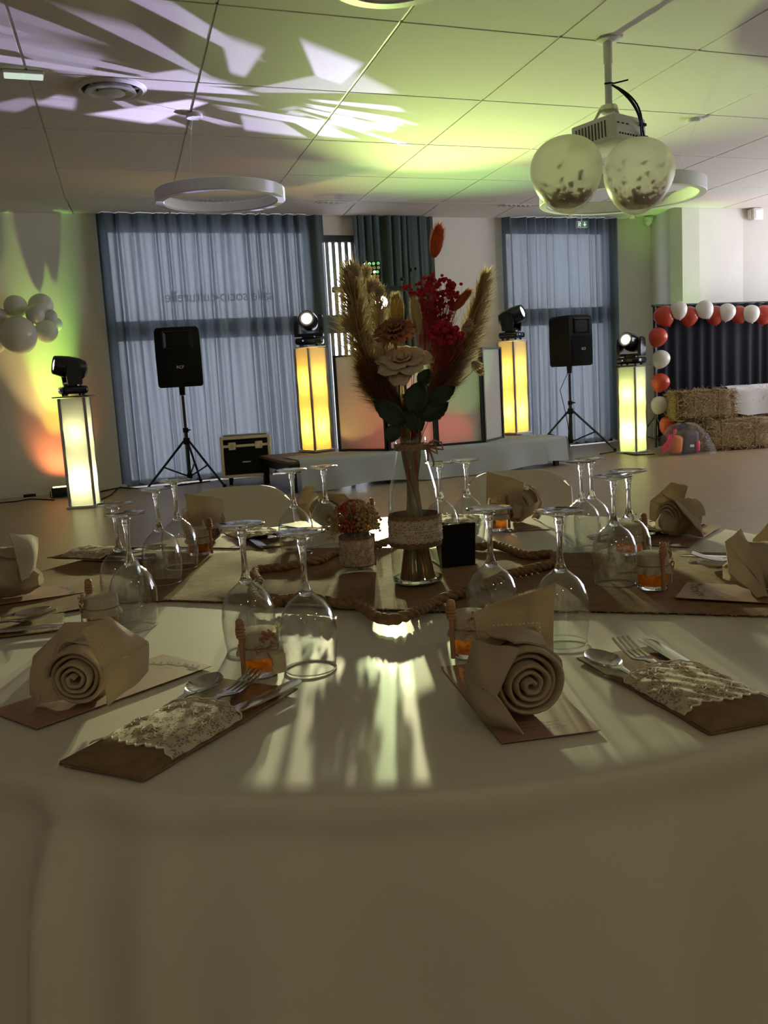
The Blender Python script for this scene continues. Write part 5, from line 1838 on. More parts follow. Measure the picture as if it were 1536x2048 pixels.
def cutlery_pouch():
    t = thing('cutlery_pouch', 'pouch', 'cutlery pouch', (0, 0, 0), 0, 'burlap cutlery pouches')
    W2, L = 0.054, 0.262
    rnd = random.Random(5)
    def back(s, q):
        x = (s - 0.5) * 2 * W2 * (1 + 0.01 * sin(q * 21))
        return Vector((x, q * L, 0.0016 + 0.0005 * (1 + sin(q * 17 + x * 40))))
    g = G(); g.sheet(back, 14, 40, 0.0020); g.build('back_panel', M['pouch_burlap'], t, True, 50)
    def pocket(s, q):
        x = (s - 0.5) * 2
        end = 0.150 + 0.016 * (1 - x * x)
        y = 0.001 + q * (end - 0.001)
        bul = 0.0105 * (1 - x ** 4) * sin(pi * min(1.0, 0.08 + 0.62 * q)) ** 0.6 * min(1, q * 4)
        return Vector((x * W2 * 0.995, y, 0.0038 + bul))
    g = G(); g.sheet(pocket, 18, 30, 0.0016); g.build('pocket', M['pouch_burlap'], t, True, 50)
    def lace(s, q):
        x = (s - 0.5) * 2
        q2 = 0.27 + q * 0.745 + 0.02 * sin(s * 9) * (1 - q)
        p = pocket(s, min(q2, 1.0))
        y = p.y + max(0, q2 - 1.0) * 0.15 + 0.0015 * sin(s * 60) * (1 if q in (0, 1) else 0)
        return Vector((x * W2 * 1.005, y, p.z + 0.0016 + 0.0006 * sin(s * 31 + q * 23)))
    g = G(); g.grid(lace, 36, 30); lo = g.build('lace', M['lace'], t, True, 180)
    # corded scalloped edges and raised sprays of the lace
    for q in (0.0, 1.0):
        g = G()
        pts = []
        for k in range(61):
            s = k / 60
            p = lace(s, q)
            pts.append(p + Vector((0, (0.0022 * abs(sin(s * pi * 9))) * (1 if q else -1), 0.0012)))
        g.tube(pts, 0.0010, 6)
        g.build('lace_edge', M['lace_thread'], lo)
    g = G()
    for k in range(16):
        s0, q0 = rnd.uniform(0.12, 0.88), rnd.uniform(0.1, 0.9)
        a = rnd.uniform(0, 6.28)
        for m in range(6):
            b = a + m * pi / 3
            pts = []
            for j in range(5):
                f = j / 4
                ss = min(0.98, max(0.02, s0 + cos(b + 0.5 * f) * f * 0.085))
                qq = min(0.98, max(0.02, q0 + sin(b + 0.5 * f) * f * 0.085))
                pts.append(lace(ss, qq) + Vector((0, 0, 0.0008)))
            g.tube(pts, lambda f: 0.0010 * (1 - 0.5 * f), 5)
    g.build('lace_spray', M['lace_thread'], lo, True, kind='stuff')
    g = G()
    for k in range(220):
        e = rnd.randrange(3)
        if e == 0:
            p = Vector((rnd.uniform(-W2, W2), L, 0.002)); d = Vector((rnd.uniform(-.3, .3), 1, 0))
        else:
            sg = -1 if e == 1 else 1
            p = Vector((sg * W2, rnd.uniform(0.15, L), 0.002)); d = Vector((sg, rnd.uniform(-.4, .4), 0))
        d = d.normalized() * rnd.uniform(0.002, 0.005)
        sd = Vector((-d.y, d.x, 0)).normalized() * 0.0004
        g.add([p - sd, p + sd, p + d + sd, p + d - sd], [(0, 1, 2, 3)])
    g.build('fray', M['fringe'], t, False, kind='stuff')
    return t

def napkin(variant):
    """linen napkin rolled into a rose; the spiral looks along local -Y"""
    t = thing('napkin_rose', 'napkin', 'napkin', (0, 0, 0), 0, 'napkins rolled into roses')
    R = 0.0365 if variant == 0 else 0.0405
    turns = 4.4
    th = 0.0050
    rings = []
    n = 220
    zc = R + 0.002
    for i in range(n + 1):
        f = i / n
        a = f * turns * 2 * pi + 0.6
        r = 0.0035 + (R - 0.0035 - th / 2) * f
        front = -0.012 * (1 - f) - 0.004 * sin(a * 0.5 + 1) * (0.3 + f)
        yb = 0.045 - 0.01 * f
        ring = []
        for (dr, y) in ((-th * 0.46, yb), (-th * 0.46, -0.030 + front + 0.002), (-th * 0.25, -0.030 + front), (0.0, -0.0308 + front), (th * 0.25, -0.030 + front), (th * 0.46, -0.030 + front + 0.002), (th * 0.46, yb)):
            rr = max(0.0005, r + dr + 0.0003 * sin(5 * a))
            ring.append(Vector((rr * cos(a), y, zc + rr * sin(a) * (0.97))))
        rings.append(ring)
    g = G(); g.loft(rings, True, True, True); rl = g.build('roll', M['linen'], t, True, 50)
    # closed rear body: folded cloth gathered behind the roll
    def rear(s, q):
        a = 2 * pi * s
        rr = R * 1.0 * (1 - 0.72 * q ** 1.8) * (1 + 0.07 * sin(4 * a + 5 * q) + 0.04 * sin(7 * a - 8 * q))
        x, z = rr * cos(a), zc + rr * sin(a) - 0.35 * R * q
        return Vector((x, -0.012 + 0.072 * q, max(z, 0.0012)))
    g = G(); g.grid(rear, 40, 14, True); g.build('gathered_body', M['linen'], t, True, 180)
    def patch(name, A, B, C, D, bulge, nu=14, nv=12, curl=0.0):
        A, B, C, D = (Vector(p) * 1.14 for p in (A, B, C, D))
        def fn(s, q):
            p = (A * (1 - s) + B * s) * (1 - q) + (D * (1 - s) + C * s) * q
            return p + Vector(bulge) * sin(pi * s) * sin(pi * min(1, q * 0.9 + 0.05)) + Vector((0, curl, 0)) * (q ** 3) + Vector((0, 0, 0.0012 * sin(9 * s + 5 * q)))
        g = G(); g.sheet(fn, nu, nv, 0.0022); return g.build(name, M['linen'], t, True, 60)
    if variant == 0:
        patch('outer_petal', (0.012, -0.030, 0.083), (0.034, -0.010, 0.090), (0.064, 0.012, 0.055), (0.030, -0.034, 0.045), (0.012, -0.010, 0.004))
        patch('outer_petal', (0.030, -0.034, 0.045), (0.064, 0.012, 0.055), (0.058, 0.020, 0.022), (0.030, -0.030, 0.006), (0.012, -0.012, 0.0))
        patch('leaf_flap', (-0.006, 0.004, 0.002), (0.020, 0.030, 0.078), (-0.036, 0.050, 0.070), (-0.050, -0.002, 0.002), (-0.004, -0.010, 0.012))
        patch('leaf_flap', (-0.050, -0.002, 0.002), (-0.036, 0.050, 0.070), (-0.072, 0.046, 0.036), (-0.066, 0.014, 0.006), (-0.006, -0.006, 0.006))
    else:
        patch('leaf_flap', (-0.020, 0.032, 0.030), (0.050, 0.046, 0.034), (0.050, 0.040, 0.108), (-0.030, 0.046, 0.088), (0.004, 0.014, 0.006), curl=-0.006)
        patch('outer_petal', (-0.010, -0.036, 0.072), (-0.040, 0.010, 0.070), (-0.052, 0.000, 0.040), (-0.036, -0.044, 0.036), (-0.010, -0.008, 0.004))
        patch('outer_petal', (-0.036, -0.044, 0.036), (-0.052, 0.000, 0.040), (-0.042, -0.010, 0.004), (-0.014, -0.048, 0.001), (-0.012, -0.006, 0.0))
        patch('outer_petal', (-0.012, -0.026, 0.075), (-0.03, 0.030, 0.072), (0.030, 0.040, 0.066), (0.020, -0.018, 0.068), (0.0, 0.0, 0.008))
        g = G()
        for k in range(11):
            g.ball((-0.012 + k * 0.0048, 0.0455 - 0.0002 * k, 0.084 - 0.0002 * k), (0.0014, 0.0009, 0.0009), 6, 4)
        for k in range(5):
            g.ball((0.0395, 0.0445, 0.081 - k * 0.0048), (0.0009, 0.0009, 0.0014), 6, 4)
        g.build('hem_stitches', M['stitch'], t, True, kind='stuff')
    return t

def menu_card(L=0.246, Wd=0.102):
    t = thing('menu_card', 'card', 'card', (0, 0, 0), 0, 'kraft menu cards')
    g = G(); g.box((0, 0, 0.0008), (Wd, L, 0.0008)); g.build('paper', M['card'], t, False)
    g = G()
    z = 0.0014
    rnd = random.Random(4)
    def leaf(c, a, l, w):
        d = Vector((cos(a), sin(a), 0)); s = Vector((-d.y, d.x, 0))
        c = Vector((c[0], c[1], z))
        g.add([c, c + d * l * 0.4 + s * w, c + d * l, c + d * l * 0.4 - s * w], [(0, 1, 2, 3)])
    y0 = L / 2 - 0.012
    for k in range(9):
        x = 0.040 - k * 0.008
        y = y0 - 0.003 - 0.0006 * k * k * 0.5
        leaf((x, y), 2.2 + 0.25 * (k % 3), 0.012, 0.0022)
        leaf((x, y), -2.3 - 0.25 * (k % 3), 0.012, 0.0022)
    for k in range(5):
        leaf((0.040, y0 - 0.004), -0.6 - k * 0.5, 0.014, 0.0025)
    g.build('printed_branch', M['card_leaf'], t, False, kind='stuff')
    g = G()
    for (yy, wd, n) in ((L / 2 - 0.034, 0.028, 4), (L / 2 - 0.042, 0.018, 2), (-L / 2 + 0.02, 0.05, 6), (-L / 2 + 0.028, 0.036, 5), (-L / 2 + 0.036, 0.045, 6)):
        x = -wd / 2
        for k in range(n):
            w_ = wd / n * 0.8
            pts = [Vector((x + k * wd / n + w_ * q / 6, yy + 0.0011 * sin(q * 2.1 + k), z)) for q in range(7)]
            for a, b in zip(pts[:-1], pts[1:]):
                s = Vector((0, 0.0004, 0))
                g.add([a - s, b - s, b + s, a + s], [(0, 1, 2, 3)])
    g.build('printed_lines', M['card_ink'], t, False, kind='stuff')
    return t

# ================================================================== LAYING THE TABLE
def first_or_dup(store, key, make, loc, rz, label, group=None):
    if key not in store:
        o = make()
        place(o, loc, rz)
        o['label'] = label
        if group:
            o['group'] = group
        store[key] = o
        return o
    return dup(store[key], loc, rz, label, group)
ST = {}
ON_CLOTH = TABLE_Z + 0.0012
ON_RUN = TABLE_Z + 0.0068
def on_runner(p):
    # between the runner's two edges?
    def yat(pl, x):
        for a, b in zip(pl[:-1], pl[1:]):
            if min(a.x, b.x) <= x <= max(a.x, b.x):
                return a.y + (b.y - a.y) * (x - a.x) / max(1e-9, b.x - a.x)
        return None
    n_, f_ = yat(nearP, p.x), yat(farP, p.x)
    return n_ is not None and f_ is not None and n_ < p.y < f_
def top(p):
    return Vector((p.x, p.y, ON_RUN if on_runner(p) else ON_CLOTH))

glasses = [(482, 1046, 'half hidden by the honey jar with the twine bow'), (602, 1061, 'standing free between the twine bow jar and the light streaks'), (977, 1014, 'behind the honey jar with the feathery sprig'), (1117, 1019, 'behind the flap of the dotted hem napkin'),
           (228, 1006, 'touching its twin, farther from the half hidden honey jar'), (250, 1025, 'touching its twin, close to the half hidden honey jar'), (311, 981, 'beside the cutlery of the flat pouch'), (348, 964, 'before the jar of the pointed leaf napkin'),
           (583, 943, 'next to the pouch before the beige chair'), (646, 931, 'before the napkin behind the small flower pot'), (878, 924, 'half hidden behind the bottle vase'), (931, 918, 'behind the black table sign'),
           (1161, 920, 'of the close pair before the open floor'), (1181, 916, 'of the close pair before the open floor'), (1226, 957, 'on the runner next to the wooden dipper jar'), (1256, 946, 'on the runner just before the farther honey jar')]
gpos = []
for (px, pyy, lab) in glasses:
    p = PZ(px, pyy, TABLE_Z + 0.178)
    q = top(p)
    gpos.append(q)
    first_or_dup(ST, 'glass', wine_glass, q, 0.3 * px, 'clear upturned wine glass ' + lab, 'upturned wine glasses')

jars = [(523, 1346, 0.45, 0, 'honey jar with twine bow touching the upturned glasses, tag towards the fork'), (942, 1309, 0.15, 1, 'honey jar with feathery tail sprig behind the napkin with the dotted hem'), (208, 1262, -1.2, 0, 'honey jar peeping out behind the napkin with the wide spiral'), (1306, 1182, 1.35, 1, 'honey jar with wooden dipper on the runner beside a menu card'),
        (400, 1113, 2.3, 0, 'honey jar on the runner near the flat pouch'), (1258, 1113, 2.0, 1, 'honey jar seen through the upturned glasses on the runner'), (722, 1062, 2.6, 0, 'honey jar hidden behind the small flower pot'), (994, 1060, 2.9, 1, 'honey jar on the far side behind the black table sign')]
for (px, pyy, rz, var, lab) in jars:
    p = top(PZ(px, pyy, TABLE_Z + 0.002))
    first_or_dup(ST, 'jar%d' % var, lambda var=var: honey_jar(var), p, rz, lab)

def outward(p):
    d = p - TC
    return math.atan2(d.x, -d.y)
cards = [((-0.352, 1.082), (0.64, 0.77), 'kraft menu card under the napkin with the wide spiral'), ((0.130, 0.973), (-0.17, 0.985), 'kraft menu card under the napkin with the dotted hem'), ((0.560, 1.318), (-0.88, 0.47), 'kraft menu card on the runner beside the wooden dipper jar')]
for (x, y, lab) in (( -0.62, 1.38, 'kraft menu card under the napkin at the cut-off table side'),):
    pass
for (c_, d_, lab) in cards:
    p = top(Vector((c_[0], c_[1], 0)))
    p.z += 0.0006
    first_or_dup(ST, 'card', menu_card, p, math.atan2(d_[1], d_[0]) - pi / 2, lab)
naps = [(PZ(178, 1408, TABLE_Z), radians(-2), 0, 'linen napkin rose with a wide round spiral beside the fork and spoon'), (PZ(1042, 1432, TABLE_Z), radians(10), 1, 'linen napkin rose with a dotted hem flap standing behind the spiral'),
        (PZ(22, 1203, TABLE_Z), None, 1, 'linen napkin rose cut by the frame behind the honey jar'), (PZ(1530, 1190, TABLE_Z), None, 0, 'linen napkin rose on the runner at the end of the printed card'),
        (PZ(408, 1088, TABLE_Z), None, 1, 'linen napkin rose with a pointed leaf behind the runner jar'), (PZ(1362, 1072, TABLE_Z), None, 0, 'linen napkin rose standing alone at the open floor rim'),
        (PZ(652, 1054, TABLE_Z), None, 0, 'linen napkin rose seen through the glasses before the stage'), (PZ(1036, 1046, TABLE_Z), None, 1, 'linen napkin rose lying before the chair behind the table sign')]
for i, (p, rz, var, lab) in enumerate(naps):
    p = top(p)
    p.z += 0.0022
    rz = outward(p) if rz is None else rz
    first_or_dup(ST, 'nap%d' % var, lambda var=var: napkin(var), p, rz, lab)
    if i >= 2 and i != 3:
        d = (TC - p)
        q = Vector((p.x, p.y, p.z - 0.0016))
        first_or_dup(ST, 'card', menu_card, q, math.atan2(d.y, d.x) - pi / 2 + 0.5, 'kraft menu card under the ' + lab.replace('linen ', '', 1))

pouches = [(Vector((-0.285, 0.828, 0)), Vector((-0.162, 1.057, 0)), 'whole lace pouch in front of the wide spiral napkin', 'wp'), (Vector((0.352, 0.850, 0)), Vector((0.279, 1.100, 0)), 'lace pouch beside the dotted hem napkin', 'rp')]
o3, c3 = PZ(122, 1247, TABLE_Z), PZ(0, 1262, TABLE_Z)
pouches.append((o3 - (o3 - c3).normalized() * 0.26, o3, 'pouch cut by the frame before the half napkin', 'lp'))
o4, c4_ = PZ(1378, 1137, TABLE_Z), PZ(1500, 1140, TABLE_Z)
pouches.append((o4 - (o4 - c4_).normalized() * 0.26, o4, 'pouch on the runner by the wooden dipper jar', 'ru'))
c5, o5 = PZ(132, 1117, TABLE_Z), PZ(245, 1122, TABLE_Z)
pouches.append((c5, c5 + (o5 - c5).normalized() * 0.26, 'flat pouch at the curtain side rim', 'fl'))
m7 = PZ(520, 1076, TABLE_Z)
pouches.append((m7 + Vector((-0.05, 0.10, 0)), m7 + Vector((0.06, -0.12, 0)), 'pouch before the beige chair at the stage side', 'bl'))
m6 = PZ(1296, 1066, TABLE_Z)
pouches.append((m6 + Vector((0.10, 0.08, 0)), m6 + Vector((-0.09, -0.08, 0)), 'pouch behind the glasses at the open floor rim', 'or'))
m8 = PZ(908, 1052, TABLE_Z)
pouches.append((m8 + Vector((0.02, 0.12, 0)), m8 + Vector((-0.02, -0.12, 0)), 'pouch behind the black table sign', 'bs'))
for (a, b, wh, key) in pouches:
    d = (b - a).normalized()
    rz = math.atan2(d.y, d.x) - pi / 2
    p = top(a.lerp(b, 0.6))
    base = Vector((a.x, a.y, p.z + (0.0035 if on_runner(a) != on_runner(b) else 0)))
    first_or_dup(ST, 'pouch', cutlery_pouch, base, rz, 'burlap and lace cutlery ' + wh.replace('lace ', ''))
    RM = Matrix.Rotation(rz, 3, 'Z')
    for (nm, mk, off, dr, cat) in (('spoon', spoon, Vector((-0.034, 0.055, 0.0044)), radians(4), 'spoon'), ('fork', fork, Vector((-0.004, 0.066, 0.0062)), radians(-2), 'fork'), ('knife', knife, Vector((0.024, 0.062, 0.0040)), radians(-7), 'knife')):
        def make(nm=nm, mk=mk, cat=cat):
            o = mk().build(nm, M['steel'], None, True, 50)
            return tag(o, 'x', cat)
        first_or_dup(ST, nm, make, base + RM @ off, rz + dr, 'steel %s sticking out of the %s' % (nm, wh), nm + 's in the pouches')

# ================================================================== CENTREPIECE
BQ = top(PZ(836, 1166, TABLE_Z + 0.004))
BQ.z = ON_RUN - 0.001
BY = BQ.y
t = thing('bottle_vase', 'clear glass milk bottle vase with a burlap and lace band and twine bow', 'vase', BQ)
prof = [(0.0, 0.0), (0.036, 0.0), (0.0415, 0.003), (0.0435, 0.010), (0.0435, 0.125), (0.0428, 0.145), (0.040, 0.165), (0.0345, 0.188), (0.029, 0.208), (0.0262, 0.224), (0.0255, 0.236), (0.0268, 0.242), (0.0268, 0.250), (0.0255, 0.252)]
g = G(); g.lathe(prof, 56); g.build('bottle', M['bottle_glass'], t, True, 60)
g = G(); g.lathe([(0.0, 0.0012), (0.036, 0.0012), (0.041, 0.004), (0.0424, 0.010), (0.041, 0.0105), (0.030, 0.006), (0.0, 0.005)], 48); g.build('thick_base', M['solid_glass'], t, True, 60)
bz0, bz1 = 0.066, 0.120
g = G(); g.lathe([(0.0440, bz0), (0.0452, bz0 + 0.001), (0.0452, bz1 - 0.001), (0.0440, bz1)], 56); bd = g.build('burlap_band', M['pouch_burlap'], t, True, 60)
g = G(); g.lathe([(0.0457, bz0 + 0.010), (0.0459, (bz0 + bz1) / 2), (0.0457, bz1 - 0.008)], 72); lc = g.build('lace_band', M['lace_band'], bd, True, 180)
g = G()
for (zz, sg) in ((bz1 - 0.010, 1), (bz0 + 0.012, -1)):      # scalloped cords
    for off in (0, 1):
        pts = []
        for k in range(193):
            a = 2 * pi * k / 192
            pts.append((0.0462 * cos(a), 0.0462 * sin(a), zz - sg * 0.0035 * off + sg * 0.0035 * abs(sin(a * 11))))
        g.tube(pts, 0.00055, 5)
for k in range(22):
    a0 = 2 * pi * k / 22
    for zz in (bz1 - 0.0155, bz0 + 0.0175):
        pts = [(0.0462 * cos(a0 + 0.075 * cos(q)), 0.0462 * sin(a0 + 0.075 * cos(q)), zz + 0.0036 * sin(q)) for q in [2 * pi * j / 12 for j in range(13)]]
        g.tube(pts, 0.0005, 5)
for zz in ((bz0 + bz1) / 2 - 0.002, (bz0 + bz1) / 2 + 0.003):
    g.tube([(0.0463 * cos(2 * pi * k / 64), 0.0463 * sin(2 * pi * k / 64), zz) for k in range(64)], 0.0008, 5, loop=True)
g.build('lace_cord', M['lace_thread'], bd, True, kind='stuff')
g = G()
for z in (0.231, 0.2345, 0.238):
    g.tube([(0.0270 * cos(2 * pi * k / 40), 0.0270 * sin(2 * pi * k / 40), z + 0.0006 * sin(k)) for k in range(40)], 0.0020, 6, loop=True)
tw = g.build('twine_wrap', M['twine'], t, kind='stuff')
k0 = Vector((0.0265, -0.010, 0.234))
for (pts) in ([(0, 0, 0), (0.012, -0.008, 0.010), (0.024, -0.012, 0.006), (0.026, -0.012, -0.006), (0.014, -0.008, -0.004), (0, 0, 0)], [(0, 0, 0), (0.006, -0.010, 0.008), (0.014, -0.016, 0.004), (0.016, -0.016, -0.012), (0.006, -0.008, -0.006), (0, 0, 0)], [(0, 0, 0), (0.006, -0.006, -0.012), (0.010, -0.008, -0.026), (0.009, -0.009, -0.034)], [(0, 0, 0), (0.001, -0.008, -0.010), (0.000, -0.012, -0.024)]):
    g = G(); g.tube([k0 + Vector(p) for p in pts], 0.0018, 6); g.build('bow', M['twine'], t)

# ---- dried flowers. every stem runs through the neck to the bottle floor
M['straw_stem'] = sheer('straw_stem', (0.33, 0.24, 0.12, 1), (0.45, 0.33, 0.15, 1), 0.25, 0, 0.7)
M['green_stem'] = sheer('green_stem', (0.13, 0.15, 0.05, 1), (0.2, 0.25, 0.07, 1), 0.2, 0, 0.6)
M['red_stem'] = sheer('dyed_red_stem', (0.36, 0.06, 0.06, 1), (0.5, 0.08, 0.07, 1), 0.2, 0, 0.7)
M['pampas'] = sheer('pampas_hair', (0.27, 0.18, 0.10, 1), (0.72, 0.58, 0.32, 1), 0.62, 0, 0.8)
M['pampas_red'] = sheer('pampas_brown', (0.20, 0.10, 0.055, 1), (0.42, 0.24, 0.12, 1), 0.45, 0, 0.8)
M['oat'] = sheer('oat_husk', (0.52, 0.44, 0.31, 1), (0.72, 0.62, 0.42, 1), 0.5, 0, 0.7)
M['gyps_red'] = sheer('gypsophila_red', (0.40, 0.035, 0.055, 1), (0.70, 0.09, 0.10, 1), 0.35, 0, 0.8)
M['hot_pink'] = sheer('statice_pink', (0.55, 0.035, 0.10, 1), (0.75, 0.06, 0.14, 1), 0.35, 0, 0.8)
M['peach'] = sheer('peach_petal', (0.52, 0.25, 0.14, 1), (0.62, 0.32, 0.17, 1), 0.35, 0, 0.8)
M['rose_white'] = sheer('cream_petal', (0.72, 0.60, 0.47, 1), (0.75, 0.62, 0.45, 1), 0.30, 0, 0.7)
M['leaf_dark'] = mat('rose_leaf', (0.018, 0.036, 0.018, 1), 0.5, noise=40, var=0.3)
M['coral_tail'] = sheer('coral_tail', (0.48, 0.15, 0.08, 1), (0.75, 0.28, 0.14, 1), 0.45, 0, 0.8)
M['dark_berry'] = mat('dark_berry', (0.03, 0.012, 0.012, 1), 0.5, noise=80, var=0.2)

rs = random.Random(21)
def stem_path(end, ang, bend=0.3):
    """from the bottle floor through the neck to the flower"""
    a = ang
    foot = Vector((0.028 * cos(a + 2.4), 0.028 * sin(a + 2.4), 0.008))
    neck = Vector((0.015 * cos(a), 0.015 * sin(a), 0.235))
    mid = foot.lerp(neck, 0.55) + Vector((0.002 * sin(a * 3), 0.002 * cos(a * 5), 0))
    e = end - BQ
    m2 = neck.lerp(e, 0.5) + Vector(((e.x - neck.x) * -0.10, (e.y - neck.y) * -0.1, 0.01))
    return catmull([foot, mid, neck, m2, e], 6)

def flower(name, label, cat, end, ang, stem_m, r=0.0013):
    t = thing(name, label, cat, BQ)
    g = G(); g.tube(stem_path(end, ang), lambda f: r * (1.1 - 0.3 * f), 6); g.build('stem', stem_m, t)
    return t

def plume(t, A, B, n, rad, hair, m, seed, droop=0.25, bend=(0, 0, 0)):
    rnd = random.Random(seed)
    A, B = A - BQ, B - BQ
    ax = (B - A).normalized()
    bend = Vector(bend)
    s1 = ax.orthogonal().normalized()
    s2 = ax.cross(s1)
    sp = lambda f: A.lerp(B, f) + bend * sin(pi * f)
    g = G(); g.tube([sp(k / 8) for k in range(9)], 0.0012, 5); g.build('rachis', M['straw_stem'], t)
    g = G()
    for k in range(n):
        f = rnd.random() ** 0.9
        p = sp(f)
        a = rnd.uniform(0, 2 * pi)
        out = s1 * cos(a) + s2 * sin(a)
        wdt = rad * (sin(pi * min(1, 0.12 + 0.80 * f)) ** 0.7) * rnd.uniform(0.55, 1.15)
        L = hair * rnd.uniform(0.6, 1.25) * (1 - 0.35 * f)
        q1 = p + out * wdt * 0.55 + ax * L * 0.38
        q2 = p + out * wdt + ax * L * 0.85 + Vector((0, 0, -droop * L * rnd.random()))
        q3 = q2 + out * wdt * 0.22 + ax * L * 0.20 + Vector((rnd.gauss(0, 0.002), rnd.gauss(0, 0.002), -droop * L * 0.25))
        w0 = out.cross(ax) * 0.0008
        w1 = w0 * 0.8
        g.add([p - w0 * 0.6, p + w0 * 0.6, q1 - w1, q1 + w1, q2 - w1 * 0.7, q2 + w1 * 0.7, q3], [(0, 1, 3, 2), (2, 3, 5, 4), (4, 5, 6)])
    g.build('plume', m, t, False, kind='stuff')

def F(px, py, dy=0.0):
    return PY(px, py, BY + dy)

# pampas plumes
for (nm, a, b, ea, n, rad, hair, mt, seed, lab, bend) in (
        ('pampas_grass', (782, 838, 0.00), (703, 552, 0.0), 2.6, 3000, 0.040, 0.052, 'pampas', 1, 'tall pampas plume glowing against the bright lamps', (-0.014, 0, 0.0)),
        ('pampas_grass', (806, 838, 0.03), (756, 588, 0.03), 1.9, 1500, 0.030, 0.045, 'pampas', 2, 'pampas plume leaning on the tall one beneath the lens box', (-0.008, 0, 0)),
        ('pampas_grass', (850, 838, 0.01), (965, 562, 0.01), 0.2, 3400, 0.027, 0.046, 'pampas', 3, 'pampas plume leaning out over the facade panel', (0.012, 0, -0.012)),
        ('pampas_grass', (812, 846, -0.02), (742, 742, -0.03), 3.4, 2400, 0.032, 0.050, 'pampas_red', 4, 'short reddish brown pampas tuft low beside the dark leaves', (-0.006, 0, 0)),
        ('pampas_grass', (845, 848, -0.005), (896, 690, 0.0), 5.6, 2800, 0.032, 0.048, 'pampas_red', 5, 'short reddish brown pampas tuft under the hot pink statice', (0.008, 0, 0))):
    A_, B_ = F(*a), F(*b)
    t = flower(nm, lab, 'dried grass', A_, ea, M['straw_stem'], 0.0017)
    plume(t, A_, B_, n, rad, hair, M[mt], seed, 0.25, bend)

# hare tails / canary grass: oval fuzzy heads
def oval_head(t, A, B, rad, m, seed, n=700):
    rnd = random.Random(seed)
    A, B = A - BQ, B - BQ
    ax = (B - A)
    L = ax.length
    axn = ax.normalized()
    Rm = axn.to_track_quat('Z', 'Y').to_matrix()
    g = G(); g.ball((A + B) / 2, (rad * 0.82, rad * 0.82, L / 2), 14, 10, Rm); hd = g.build('seed_head', m, t, True, 180)
    s1 = axn.orthogonal().normalized(); s2 = axn.cross(s1)
    g = G()
    for k in range(n):
        f = rnd.uniform(0.02, 0.98)
        a = rnd.uniform(0, 6.28)
        out = s1 * cos(a) + s2 * sin(a)
        r = rad * 0.80 * sqrt(max(0.0, 1 - (2 * f - 1) ** 2))
        p = A + ax * f + out * r
        q = p + out * rad * 0.32 + axn * 0.008
        w0 = out.cross(axn) * 0.0005
        g.add([p - w0, p + w0, q], [(0, 1, 2)])
    g.build('bristles', m, hd, False, kind='stuff')
for (a, b, rad, mt, ang, dy, lab) in (((868, 516), (879, 449), 0.0125, 'coral_tail', 1.0, 0.0, 'coral bunny tail grass standing highest above the bouquet'), ((797, 656), (791, 588), 0.013, 'pampas', 2.2, -0.03, 'bristly straw coloured grass head behind the peach carnation'), ((838, 672), (827, 596), 0.0098, 'oat', 1.5, -0.035, 'slim tan grass head between carnation and red gypsophila'), ((906, 622), (938, 582), 0.008, 'coral_tail', 0.4, -0.02, 'small coral grass head lying in the leaning pampas plume')):
    A_, B_ = F(a[0], a[1], dy), F(b[0], b[1], dy)
    t = flower('bunny_tail_grass', lab, 'dried grass', A_, ang, M['straw_stem'], 0.0008)
    oval_head(t, A_, B_, rad, M[mt], int(ang * 10))

def petal(g, c, Rm, ang, r0, r1, h, width, curl, ruffle, seed, nu=8, nv=7, tipz=0.0):
    rnd = random.Random(seed)
    ph = rnd.uniform(0, 6)
    def fn(s, q):
        x = (s - 0.5) * 2
        w = width * (0.35 + 0.65 * sin(pi * min(1.0, 0.12 + 0.62 * q)) ** 0.8)
        a = ang + x * w
        q = q * (1 - 0.22 * abs(x) ** 2.5)
        r = r0 + (r1 - r0) * q ** 1.2 + curl * max(0, q - 0.7) ** 1.6 * 4
        z = h * sin(min(1.0, q) * pi / 2 * 0.98) - curl * max(0, q - 0.75) * 1.6 - 0.10 * h * x * x * q + tipz * q
        r += ruffle * sin(x * 11 + ph) * q * q
        z += ruffle * cos(x * 9 + ph * 2) * q * q
        return Vector(c) + Rm @ Vector((r * cos(a), r * sin(a), z))
    g.sheet(fn, nu, nv, 0.0007)

# white rose
rc = F(806, 730, -0.055)
t = flower('white_rose', 'large cream white rose in the middle of the bouquet', 'flower', rc, 4.6, M['straw_stem'], 0.0030)
cR = rc - BQ
axis = Vector((-0.10, -0.50, 0.86)).normalized()
Rm = axis.to_track_quat('Z', 'Y').to_matrix()
for (n, r0, r1, h, wd, curl, ru, off) in ((3, 0.002, 0.008, 0.030, 1.1, 0.002, 0.0006, 0.2), (4, 0.005, 0.015, 0.030, 0.95, 0.004, 0.0008, 0.8), (5, 0.008, 0.022, 0.028, 0.85, 0.008, 0.0010, 0.1), (5, 0.012, 0.031, 0.031, 0.82, 0.012, 0.0012, 0.7), (5, 0.013, 0.038, 0.026, 0.80, 0.018, 0.0016, 0.3), (3, 0.012, 0.042, 0.014, 0.62, 0.020, 0.002, 2.6)):
    for k in range(n):
        g = G(); petal(g, cR - axis * 0.012, Rm, off + 2 * pi * k / n, r0, r1, h, wd, curl, ru, k * 7 + n)
        g.build('petal', M['rose_white'], t, True, 180)
g = G(); g.ball(cR - axis * 0.014, 0.011, 12, 8); g.build('calyx', M['green_stem'], t)

